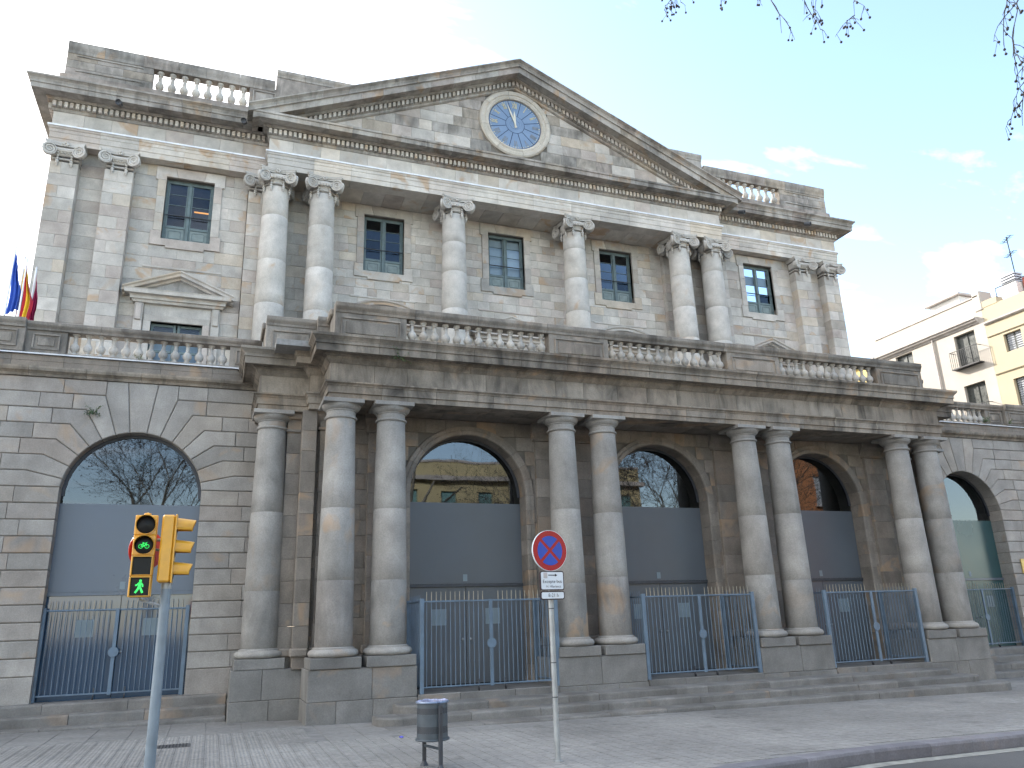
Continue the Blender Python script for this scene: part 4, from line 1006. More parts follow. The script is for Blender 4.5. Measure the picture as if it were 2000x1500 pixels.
GLY = {'I': [((0, -1), (0, 1)), ((-0.16, 1), (0.16, 1)), ((-0.16, -1), (0.16, -1))], 'V': [((-0.38, 1), (0, -1)), ((0.38, 1), (0, -1)), ((-0.5, 1), (-0.2, 1)), ((0.2, 1), (0.5, 1))], 'X': [((-0.38, 1), (0.38, -1)), ((0.38, 1), (-0.38, -1)), ((-0.5, 1), (-0.2, 1)), ((0.2, 1), (0.5, 1)), ((-0.5, -1), (-0.2, -1)), ((0.2, -1), (0.5, -1))]}
GW = {'I': 0.42, 'V': 0.95, 'X': 1.0}
for k, tx in enumerate(NUM):
    m = MB(); w = sum(GW[c] for c in tx); x = -w/2; hh = 0.115
    for c in tx:
        for (ax, az), (bx_, bz) in GLY[c]:
            A = Vector(((x+GW[c]/2+ax)*hh, az*hh)); B = Vector(((x+GW[c]/2+bx_)*hh, bz*hh)); d = (B-A).normalized(); q = Vector((-d.y, d.x))*0.013
            m.add([(A.x-q.x, 0, A.y-q.y), (B.x-q.x, 0, B.y-q.y), (B.x+q.x, 0, B.y+q.y), (A.x+q.x, 0, A.y+q.y)], [(0, 1, 2, 3)])
        x += GW[c]
    t = math.pi/2-k*math.pi/6; n0 = len(m.v)
    m.xform(Matrix.Rotation(k*math.pi/6, 4, 'Y')); m.build('numeral', GOLD2 if 3 <= k <= 8 else GOLD, clk, (0.90*math.cos(t), TY-0.008, CZ+0.90*math.sin(t)))
m = MB()
for k in range(60):
    t = 2*math.pi*k/60; r = 0.016 if k % 5 else 0.026; m.lathe([(0, 0), (r, 0)], 7, (1.07*math.cos(t), 1.07*math.sin(t), 0), False)
m.xform(Matrix.Rotation(R(90), 4, 'X')); o = m.build('minute_dots', GOLD, clk, (0, TY-0.006, CZ)); o['kind'] = 'stuff'
for ln, w, ang, yy in ((0.66, 0.05, -3, 0.03), (1.02, 0.035, -20, 0.045)):
    m = MB(); m.add([(-w*0.6, 0, -0.16), (w*0.6, 0, -0.16), (w, 0, ln*0.55), (0, 0, ln), (-w, 0, ln*0.55)]+[(-w*0.6, .012, -0.16), (w*0.6, .012, -0.16), (w, .012, ln*0.55), (0, .012, ln), (-w, .012, ln*0.55)], [(0, 1, 2, 3, 4), (9, 8, 7, 6, 5)]+[(i, (i+1) % 5, 5+(i+1) % 5, 5+i) for i in range(5)])
    m.xform(Matrix.Rotation(R(ang), 4, 'Y')); m.build('clock_hand', PALEH, clk, (0, TY-yy, CZ))

# ---- attic parapet
att = empty('attic_parapet', (0, 8.2, 18.95), pal); AY, AD = 8.02, 0.30
for s in (-1, 1):
    def sx(a, b_): return sorted((s*a, s*b_))
    MB().cbox(*sx(9.3, 16.48), AY-0.06, AY+AD+0.06, 18.9, 19.62, 0.01).build('plinth_course', S_UPC, att)
    # corner pier in coursed stone with sunk panel fillets
    for k, (z0, z1) in enumerate(((19.62, 19.93), (19.93, 20.24), (20.24, 20.62))):
        a, b_ = sx(13.62, 16.36); cuts = splits(a, b_, 0.95, 0.2)
        for u, v in zip(cuts, cuts[1:]): MB().front(u+.002, v-.002, AY, AD, z0+.003, z1-.003, .004, .005).build('pier_stone', S_UPC, att)
    for z0, z1 in ((19.80, 19.84), (20.40, 20.44)): MB().cbox(*sx(13.95, 16.05), AY-0.03, AY+0.02, z0, z1, 0.005).build('panel_fillet', S_UPC, att)
    MB().box(*sx(16.34, 16.04), AY+AD, 22, 19.0, 20.62).build('return_parapet', S_UPC, att); MB().cbox(*sx(16.44, 15.96), AY+AD+0.1, 22, 20.70, 20.93, 0.02).build('rail_stone', S_UPC, att)
    bal_row(att, *sx(10.36, 13.60), 8, AY+AD/2, 19.62, B_UP)
    panel_pier(att, *sx(9.3, 10.36), AY, 19.62, 20.62, AD, S_UPC)
    rail(att, *sx(9.46, 16.36), AY, AD, 20.50, 20.95, S_UPC, 1.1)
    MB().cbox(*sx(9.42, 6.0), AY+0.02, AY+0.9, 19.0, 21.28, 0.01).build('pier', S_UPC, att); rail(att, *sx(9.42, 6.0), AY+0.02, 0.8, 21.2, 21.5, S_UPC, 1.1)

# ---- windows of the upper storey
def box8(m, *a): return m.box(*a)
def window(x, y, kind):
    """casement in a stone surround; kind decides what is behind the glass"""
    t = empty('upper_window', (x, y, WB_), pal); yf = y+0.17; w = WW; z0, z1 = WB_, WT_; zt = WB_+0.58
    for a, b_, c, d in ((x-w, x-w+0.075, z0, z1), (x+w-0.075, x+w, z0, z1)): MB().cbox(a, b_, yf, yf+0.08, c, d, 0.008).build('frame_jamb', GREEN_W, t)
    MB().cbox(x-w+0.076, x+w-0.076, yf, yf+0.08, z1-0.13, z1, 0.008).build('frame_head', GREEN_W, t); MB().cbox(x-w+0.076, x+w-0.076, yf, yf+0.08, z0, z0+0.05, 0.008).build('frame_sill', GREEN_W, t)
    MB().cbox(x-0.055, x+0.055, yf-0.025, yf+0.06, z0+0.051, z1-0.131, 0.012).build('meeting_stile', GREEN_W, t)
    MB().cbox(x-w+0.076, x+w-0.076, yf+0.01, yf+0.06, zt-0.05, zt+0.05, 0.008).build('transom', GREEN_W, t)
    for s in (-1, 1):
        a, b_ = sorted((x+s*0.056, x+s*(w-0.076)))
        for u, v in ((a, a+0.05), (b_-0.05, b_)): MB().cbox(u, v, yf+0.02, yf+0.065, z0+0.051, z1-0.131, 0.006).build('leaf_stile', GREEN_W, t)
        p = MB().cbox(a+0.05, b_-0.05, yf+0.035, yf+0.06, z0+0.051, zt-0.051, 0.004).build('panel', GREEN_P, t)
        c, d, e, g_ = a+0.13, b_-0.13, z0+0.15, zt-0.14
        r = 0.045; pts = []
        for cx_, cz_, a0 in ((d-r, g_-r, 0), (c+r, g_-r, 90), (c+r, e+r, 180), (d-r, e+r, 270)): pts += [(cx_+r*math.cos(R(a0+q*30)), yf+0.034, cz_+r*math.sin(R(a0+q*30))) for q in range(4)]
        m = MB(); m.tube(pts+[pts[0]], 0.012, 5, False); m.build('panel_moulding', GREEN_W, t)
        ph = (z1-0.131-zt-0.05)/4
        for k in range(4):
            za = zt+0.05+k*ph
            if k: MB().cbox(a+0.05, b_-0.05, yf+0.025, yf+0.055, za-0.012, za+0.012, 0.004).build('glazing_bar', GREEN_W, t)
            m = MB(); tl = rng.uniform(-0.004, 0.004); m.add([(a+0.04, yf+0.045, za), (b_-0.04, yf+0.045+tl, za), (b_-0.04, yf+0.045+tl, za+ph), (a+0.04, yf+0.045, za+ph)], [(0, 1, 2, 3)]); m.build('pane', GLASS, t)
    MB().tube([(x-w+0.02, yf-0.06, zt+0.42), (x+w-0.02, yf-0.06, zt+0.42)], 0.016, 6).build('guard_rail', DKSTEEL, t)
    m = MB(); m.add([(x-w-.3, y+1.9, z0-.5), (x+w+.3, y+1.9, z0-.5), (x+w+.3, y+1.9, z1+.5), (x-w-.3, y+1.9, z1+.5), (x-w-.3, y+0.36, z0-.5), (x+w+.3, y+0.36, z0-.5), (x+w+.3, y+0.36, z1+.5), (x-w-.3, y+0.36, z1+.5)], [(0, 1, 2, 3), (0, 3, 7, 4), (1, 5, 6, 2), (3, 2, 6, 7), (0, 4, 5, 1)]); m.build('interior', DARKROOM, t)
    if kind in ('blind', 'half'):
        zb = zt+0.06 if kind == 'blind' else zt+0.50
        MB().box(x-w+0.08, x+w-0.08, yf+0.16, yf+0.17, zb, z1).build('roller_blind', BLIND, t)
    if kind == 'lamp':
        MB().box(x+0.12, x+0.62, y+1.2, y+1.24, 15.86, 15.90).build('strip_lamp', plain('lit_strip_lamp', (1, 0.6, 0.2), emit=(1.0, 0.36, 0.05), es=0.35), t)
    # stone surround with ears, keyed flat arch and stepped sill
    su = empty('window_surround', (x, y, WB_), pal); Yf = y-0.055; D = 0.24
    MB().prism(poly_ccw([(x-1.13, 16.83), (x-1.13, 16.30), (x-1.05, 16.30), (x-1.05, WT_-0.15), (x-w, WT_-0.15), (x-w, WT_), (x-0.42, WT_), (x-0.52, 16.83)]), Yf, D, .003, .008).build('surround_stone', S_UP, su)
    MB().prism(poly_ccw([(x+1.13, 16.83), (x+1.13, 16.30), (x+1.05, 16.30), (x+1.05, WT_-0.15), (x+w, WT_-0.15), (x+w, WT_), (x+0.42, WT_), (x+0.52, 16.83)]), Yf, D, .003, .008).build('surround_stone', S_UP, su)
    MB().prism(poly_ccw([(x-0.52, 16.83), (x-0.42, WT_), (x+0.42, WT_), (x+0.52, 16.83)]), Yf, D, .003, .008).build('surround_stone', S_UP, su)
    for s in (-1, 1):
        zz = [WB_+0.28, WB_+0.95, WB_+1.6, WT_-0.15]
        for c, d in zip(zz, zz[1:]): MB().front(*sorted((x+s*w, x+s*1.05)), Yf, D, c+.002, d-.002, .006, .005).build('surround_stone', S_UP, su)
    MB().prism(poly_ccw([(x-1.13, WB_+0.28), (x-1.13, WB_-0.26), (x-0.62, WB_-0.26), (x-0.62, WB_-0.34), (x+0.62, WB_-0.34), (x+0.62, WB_-0.26), (x+1.13, WB_-0.26), (x+1.13, WB_+0.28), (x+w, WB_+0.28), (x+w, WB_), (x-w, WB_), (x-w, WB_+0.28)]), Yf, D, .003, .008).build('surround_stone', S_UP, su)
window(-XO, YO, 'lamp'); window(-5.05, YI, 'dark'); window(0, YI, 'blind'); window(5.05, YI, 'dark'); window(XO, YO, 'half')

# ---- doors onto the terrace, with pediments
def aedicule(x, y, kind):
    t = empty('door_surround', (x, y, 6.92), pal)
    for s in (-1, 1):
        MB().front(*sorted((x+s*DH, x+s*(DH+0.22))), y-0.05, 0.3, 6.95, DT, .006, .006).build('jamb_stone', S_UP, t)
        MB().front(*sorted((x+s*(DH+0.26), x+s*(DH+0.52))), y-0.10, 0.3, 6.95, 11.62, .006, .006).build('pilaster_strip', S_UP, t)
        MB().front(*sorted((x+s*(DH+0.30), x+s*(DH+0.48))), y-0.16, 0.2, 11.0, 11.60, .01, .02).build('bracket', S_UP, t)
    MB().front(x-DH-0.22, x+DH+0.22, y-0.05, 0.3, DT, DT+0.22, .006, .006).build('lintel_stone', S_UP, t)
    MB().front(x-DH-0.24, x+DH+0.24, y-0.02, 0.2, DT+0.225, 11.62, .006, .006).build('frieze_stone', S_UP, t)
    for mb in sweep_sections([(x-1.36, y), (x-1.36, y-0.12), (x+1.36, y-0.12), (x+1.36, y)], [(-0.1, 11.62), (0.03, 11.62), (0.06, 11.68), (0.06, 11.71), (0.12, 11.71), (0.12, 11.80), (0.15, 11.84), (0.28, 11.85), (0.29, 11.96), (0.31, 12.0), (-0.1, 12.02)], 3.5): mb.build('cornice_stone', S_UP, t)
    o = dentil_row([(x-1.42, y-0.18), (x+1.42, y-0.18)], -0.02, 0.055, 11.72, 11.79, 0.05, 0.09).build('dentils', S_UP, t); o['kind'] = 'stuff'
    W = 1.67; ap = 12.78 if abs(x) > 6 else 12.70
    if kind == 'tri':
        for s in (-1, 1):
            prof = [(-0.1, 0.0), (0.33, 0.02), (0.33, 0.06), (0.28, 0.11), (0.27, 0.19), (0.12, 0.20), (0.10, 0.27), (-0.1, 0.28)]; v = []
            for xx in (0.0, W+0.05):
                for o_, dz in prof: v.append((x+s*xx, y-0.12-o_, ap-(ap-12.09)/W*xx-dz*(1 if xx < 0.1 else 0.98)))
            k = len(prof); MB().add(v, [(i, (i+1) % k, k+(i+1) % k, k+i) for i in range(k)]+[tuple(range(k)), tuple(reversed(range(k, 2*k)))]).build('raking_stone', S_UP, t)
        MB().add([(x-W, y-0.13, 12.0), (x+W, y-0.13, 12.0), (x, y-0.13, ap-0.1), (x-W, y+.1, 12.0), (x+W, y+.1, 12.0), (x, y+.1, ap-0.1)], [(0, 1, 2), (0, 3, 4, 1)]).build('tympanum', S_UPC, t)
        MB().add([(x-1.25, y-0.32, 12.03), (x+1.25, y-0.32, 12.03), (x+1.25, y-0.15, 12.07), (x-1.25, y-0.15, 12.07)], [(0, 1, 2, 3)]).build('lead_flashing', LEAD, t)
    else:
        rise = 0.62; rad = (W*W+rise*rise)/(2*rise); cz = 12.05+rise-rad+0.10; a = math.asin(W/rad)
        prof = [(rad+0.0, -0.1), (rad, 0.33), (rad-0.06, 0.33), (rad-0.10, 0.28), (rad-0.18, 0.27), (rad-0.19, 0.12), (rad-0.27, 0.10), (rad-0.28, -0.1)]
        n = 16; k = len(prof); v = []
        for i in range(n+1):
            q = math.pi/2-a+2*a*i/n
            for r_, o_ in prof: v.append((x+r_*math.cos(q), y-0.12-o_, cz+r_*math.sin(q)))
        f = []
        for i in range(n): f += [(i*k+j, i*k+(j+1) % k, (i+1)*k+(j+1) % k, (i+1)*k+j) for j in range(k)]
        MB().add(v, f+[tuple(range(k)), tuple(reversed(range(n*k, (n+1)*k)))]).build('segmental_stone', S_UP, t, smooth=True, angle=30)
        MB().add([(x-W+.1, y-0.13, 12.0), (x+W-.1, y-0.13, 12.0), (x+W*.5, y-0.13, 12.6), (x, y-.13, 12.75), (x-W*.5, y-0.13, 12.6)], [(0, 1, 2, 3, 4)]).build('tympanum', S_UPC, t)
    MB().front(x-1.25, x+1.25, y-0.03, 0.1, 12.95, 13.02, .01, .01).build('panel_fillet', S_UP, t)
    # glazed door
    d = empty('terrace_door', (x, y, 6.95), pal); yf = y+0.16
    for s in (-1, 1):
        a, b_ = sorted((x+s*0.02, x+s*DH))
        for u, v in ((a, a+0.09), (b_-0.09, b_)): MB().cbox(u, v, yf, yf+0.06, 6.95, DT, 0.008).build('leaf_stile', GREEN_W, d)
        for z in (6.95, 7.9, 9.1, 10.0, DT-0.42, DT-0.1): MB().cbox(a+0.09, b_-0.09, yf+0.005, yf+0.055, z, z+0.09, 0.006).build('leaf_rail', GREEN_W, d)
        MB().add([(a+.05, yf+.03, 7.0), (b_-.05, yf+.03, 7.0), (b_-.05, yf+.03, DT-.05), (a+.05, yf+.03, DT-.05)], [(0, 1, 2, 3)]).build('pane', GLASS, d)
    MB().box(x-DH, x+DH, yf+0.5, yf+0.52, 6.9, DT).build('net_curtain', BLIND, d)
for x, y, k in ((-XO, YO, 'tri'), (XO, YO, 'tri'), (-5.05, YI, 'seg'), (0, YI, 'tri'), (5.05, YI, 'seg')): aedicule(x, y, k)

# ------------------------------------------------------------------ gates
BAR = MB().tube([(0, 0, 0), (0, 0, 1.70)], 0.0085, 6); BAR.tube([(0, 0, 1.70), (0, 0, 1.84)], [0.0075, 0.004], 6); BARM = BAR.mesh('bar', GATE_M, True)
SPK = MB().tube([(0, 0, 0), (0, 0, 0.17)], [0.009, 0.006], 6).mesh('spike', BRASS, True)
POSTM = MB().cbox(-0.04, 0.04, -0.04, 0.04, 0, 1.76, 0.006).mesh('post', GATE_M)
def gate(xc, hw, y, z0, ret, label, sp=0.097):
    g_ = empty('gate', (xc, y, z0), None); tag(g_, label, 'gate', 'steel bar gates closing the arches')
    H = 1.72
    for s in (-1, 1): place('post', POSTM, g_, (xc+s*hw, y, z0))
    MB().cbox(xc-hw+.04, xc+hw-.04, y-0.014, y+0.014, z0+H-0.03, z0+H, 0.003).build('top_rail', GATE_M, g_); 
    for s in (-1, 1): MB().cbox(*sorted((xc+s*.03, xc+s*(hw-.04))), y-0.014, y+0.014, z0+0.10, z0+0.13, 0.003).build('bottom_rail', GATE_M, g_)
    n = int((hw-0.09)/sp)
    for s in (-1, 1):
        for i in range(n):
            x = xc+s*(hw-0.10-i*sp)
            if abs(x-xc) < 0.055: continue
            o = place('bar', BARM, g_, (x, y, z0+0.115), scale=(1, 1, (H-0.13)/1.84)); place('spike', SPK, g_, (x, y, z0+H))
    MB().cbox(xc-0.035, xc+0.035, y-0.022, y+0.018, z0+0.08, z0+H+0.005, 0.004).build('centre_stile', GATE_M, g_)
    m = MB(); m.lathe([(0, -0.012), (0.095, -0.012), (0.10, 0), (0.095, 0.012), (0, 0.012)], 20, cap=False); m.xform(Matrix.Rotation(R(90), 4, 'X')); m.build('lock_plate', GATE_M, g_, (xc, y-0.03, z0+0.88))
    for s in (-1, 1):
        m = MB().lathe([(0.0, -0.012), (0.03, -0.012), (0.034, 0), (0.03, 0.012), (0, 0.012)], 12, cap=False); m.xform(Matrix.Rotation(R(90), 4, 'Y')); m.build('wheel', BLACK, g_, (xc+s*0.28, y-0.02, z0+0.034))
        MB().box(xc+s*0.28-0.012, xc+s*0.28+0.012, y-0.012, y+0.012, z0+0.04, z0+0.22).build('wheel_bracket', DKSTEEL, g_)
    if ret:
        for s in (-1, 1):
            xr = xc+s*(hw+0.0); y1 = PW-0.12
            MB().box(xr-0.012, xr+0.012, y+0.05, y1, z0+H-0.03, z0+H).build('return_rail', GATE_M, g_); MB().box(xr-0.012, xr+0.012, y+0.05, y1, z0+0.10, z0+0.13).build('return_rail', GATE_M, g_)
            k = int((y1-y-0.1)/sp)
            for i in range(1, k+1): place('bar', BARM, g_, (xr, y+0.05+i*sp, z0+0.115), scale=(1, 1, (H-0.0)/1.84))
            place('post', POSTM, g_, (xr, y1, z0))
gate(-4.95, 1.43, -2.58, -0.12, True, 'blue grey steel bar gate in the portico arch nearest the no-stopping sign')
gate(0.0, 1.43, -2.58, -0.12, True, 'blue grey steel bar gate in the middle arch of the portico')
gate(4.95, 1.43, -2.58, -0.12, True, 'blue grey steel bar gate in the portico arch farthest right')
gate(-12.05, 1.32, 0.16, -0.06, False, 'blue grey steel bar gate in the left wing arch behind the traffic light')
gate(12.02, 1.32, 0.16, -0.06, False, 'blue grey steel bar gate in the right wing arch at the picture edge')

# ------------------------------------------------------------------ street furniture
def text_mesh(txt, size, mat, name):
    cu = bpy.data.curves.new(name, 'FONT'); cu.body = txt; cu.size = size; cu.align_x = 'CENTER'; cu.align_y = 'CENTER'; cu.resolution_u = 3
    o = bpy.data.objects.new(name, cu); COL.objects.link(o); dg = bpy.context.evaluated_depsgraph_get()
    me = bpy.data.meshes.new_from_object(o.evaluated_get(dg)); bpy.data.objects.remove(o); me.materials.clear(); me.materials.append(mat); me.name = name
    return me
YEL = plain('traffic_yellow', (0.66, 0.33, 0.025), 0.38, var=0.10, scale=9, coat=0.2); LENS = plain('dark_lens', (0.006, 0.006, 0.007), 0.35, spec=0.25); LGRN = plain('lit_green', (0.03, 0.3, 0.08), 0.5, emit=(0.05, 1.0, 0.16), es=0.22)
REDP = plain('red_sign_paint', (0.36, 0.009, 0.014), 0.35, var=0.06); BLUP = plain('blue_sign_paint', (0.018, 0.07, 0.42), 0.35, var=0.06); WHT = plain('white_sign_paint', (0.70, 0.74, 0.78), 0.4, var=0.05); BRDR = plain('dark_sign_border', (0.03, 0.012, 0.018), 0.45); INK = plain('black_sign_ink', (0.02, 0.02, 0.03), 0.5)
POLEB = plain('blue_grey_pole_paint', (0.19, 0.235, 0.275), 0.42, var=0.16, scale=6, bump=0.1)
def traffic_light():
    X, Y = -10.655, -10.0; zb = zg(X)
    t = empty('traffic_light', (X, Y, zb)); tag(t, 'yellow traffic light with a lit green walking man on a grey pole', 'traffic light')
    MB().lathe([(0.09, 0), (0.09, 0.02), (0.047, 0.05), (0.046, 1.0), (0.043, 2.10)], 20).build('pole', POLEB, t, (X, Y, zb), True)
    MB().lathe([(0.046, 0), (0.05, 0.09)], 16).build('pole_collar', STEEL, t, (X, Y, 1.55), True)
    # three-lamp head seen from its side, visors to the right
    hx0, hx1 = X-0.085, X+0.03
    b = MB().cbox(hx0, hx1, Y-0.105, Y+0.105, 1.605, 2.225, 0.016).build('vehicle_head', YEL, t)
    MB().cbox(hx1, hx1+0.016, Y-0.108, Y+0.108, 1.60, 2.23, 0.005).build('head_lip', YEL, b)
    for k in range(3):
        z = 2.12-k*0.205; m = MB(); n = 14; v = []; th_ = [R(-20)+R(220)*i/n for i in range(n+1)]
        for r_, x0, x1 in ((0.088, hx1+0.01, 0), (0.078, hx1+0.01, 0)):
            for i, a in enumerate(th_): v.append((hx1+0.01, Y+r_*math.cos(a), z+r_*math.sin(a)))
            for i, a in enumerate(th_): 
                top = max(0.0, math.sin(a)); v.append((hx1+0.05+0.13*(0.80+0.20*top), Y+r_*0.82*math.cos(a), z+r_*0.82*math.sin(a)-0.006))
        q = n+1; f = [(i, i+1, q+i+1, q+i) for i in range(n)]+[(2*q+i+1, 2*q+i, 3*q+i, 3*q+i+1) for i in range(n)]+[(q+i, q+i+1, 3*q+i+1, 3*q+i) for i in range(n)]
        m.add(v, f).build('visor', YEL, b, smooth=True, angle=50)
        l = MB().lathe([(0, 0.006), (0.05, 0.004), (0.078, 0)], 16, cap=False); l.xform(Matrix.Rotation(R(90), 4, 'Y')); l.build('lens', LENS, b, (hx1+0.018, Y, z), True)
    # four-lamp head for cyclists and pedestrians, facing the road
    a, b_ = -10.972, -10.778; xc = (a+b_)/2; yf = Y-0.085
    h = MB().cbox(a+0.004, b_-0.004, yf+0.01, Y+0.05, 1.478, 2.222, 0.012).build('pedestrian_head', YEL, t)
    zs = [2.128, 1.942, 1.756, 1.570]; hh = 0.0915
    for k, z in enumerate(zs):
        MB().cbox(a, b_, yf, yf+0.05, z-hh, z+hh, 0.006).build('lamp_housing', YEL, h)
        if k < 2:
            v = []; n = 24
            for r_, y0 in ((0.082, yf), (0.087, yf), (0.087, yf-0.05), (0.082, yf-0.05)):
                for i in range(n):
                    q = 2*math.pi*i/n; v.append((xc+r_*math.cos(q), (y0 if y0 == yf else yf-0.02-0.05*max(0, math.sin(q)+0.35)), z+r_*math.sin(q)))
            MB().add(v, [(j*n+i, j*n+(i+1) % n, (j+1)*n+(i+1) % n, (j+1)*n+i) for j in range(3) for i in range(n)]).build('lamp_hood', YEL, h, smooth=True, angle=50)
            l = MB().lathe([(0, 0.012), (0.05, 0.008), (0.082, 0)], 20, cap=False); l.xform(Matrix.Rotation(R(90), 4, 'X')); l.build('lens', LENS, h, (xc, yf-0.002, z), True)
        else:
            MB().cbox(xc-0.080, xc+0.080, yf-0.004, yf+0.01, z-0.079, z+0.079, 0.004).build('lens', LENS, h)
            f = MB()
            for p, q, r_, s_ in ((-.086, .086, .079, .086), (-.086, -.079, -.08, .0785), (.079, .086, -.08, .0785)): f.box(xc+p, xc+q, yf-0.045, yf, z+r_, z+s_)
            f.build('lamp_hood', YEL if k == 2 else YEL, h)
    # walking man
    z = zs[3]; y = yf-0.007; m = MB()
    def lim(*p, w=0.010):
        for (x0, z0), (x1, z1) in zip(p, p[1:]):
            d = Vector((x1-x0, z1-z0)).normalized(); q = Vector((-d.y, d.x))*w
            m.add([(xc+x0-q.x, y, z+z0-q.y), (xc+x1-q.x, y, z+z1-q.y), (xc+x1+q.x, y, z+z1+q.y), (xc+x0+q.x, y, z+z0+q.y)], [(0, 1, 2, 3)])
    m.add([(xc+0.002+0.012*math.cos(i*math.pi/4), y, z+0.050+0.013*math.sin(i*math.pi/4)) for i in range(8)], [tuple(range(8))])
    lim((0.0, 0.036), (-0.004, -0.004), w=0.013); lim((0.004, 0.034), (0.022, 0.016), (0.024, -0.004), w=0.0065); lim((-0.006, 0.034), (-0.022, 0.016), (-0.038, 0.010), w=0.0065); lim((0.0, -0.002), (0.014, -0.030), (0.026, -0.056), w=0.009); lim((-0.006, -0.002), (-0.018, -0.030), (-0.036, -0.056), w=0.009)
    m.build('walking_man', LGRN, h)
    # bicycle
    z = zs[1]; m = MB(); y = yf-0.016
    for dx in (-0.026, 0.026): m.tube([(xc+dx+0.018*math.cos(i*math.pi/6), y, z-0.012+0.018*math.sin(i*math.pi/6)) for i in range(13)], 0.0022, 4, False)
    for p, q in (((-.026, -.012), (-.008, .016)), ((-.008, .016), (.018, .016)), ((.018, .016), (.026, -.012)), ((-.008, .016), (.0, -.012)), ((.0, -.012), (.018, .016)), ((-.026, -.012), (.0, -.012)), ((.016, .022), (.026, .024)), ((-.014, .022), (-.002, .022))): m.tube([(xc+p[0], y, z+p[1]), (xc+q[0], y, z+q[1])], 0.0024, 4)
    m.build('bicycle_symbol', LGRN, h)
    MB().lathe([(0.0, 0.03), (0.03, 0.02), (0.035, 0.0)], 12, cap=False).build('cap', YEL, h, (xc, Y-0.02, 2.222), True)
    MB().tube([(xc, Y, 1.478), (xc, Y, 1.455), (X-0.03, Y, 1.40)], 0.014, 6).build('bracket', STEEL, t); MB().tube([(xc, Y+0.02, 2.0), (X-0.02, Y+0.02, 2.0)], 0.016, 6).build('bracket', STEEL, t)
    s = MB().lathe([(0, 0), (0.18, 0), (0.18, 0.01), (0, 0.01)], 32, cap=False); s.xform(Matrix.Rotation(R(90), 4, 'X')); s.xform(Matrix.Rotation(R(35), 4, 'Z')); s.build('round_red_plate', REDP, t, (-10.868, Y+0.13, 1.915))
    MB().tube([(-10.872, Y+0.09, 1.925), (X, Y+0.06, 1.90)], 0.014, 6).build('bracket', STEEL, t)
traffic_light()

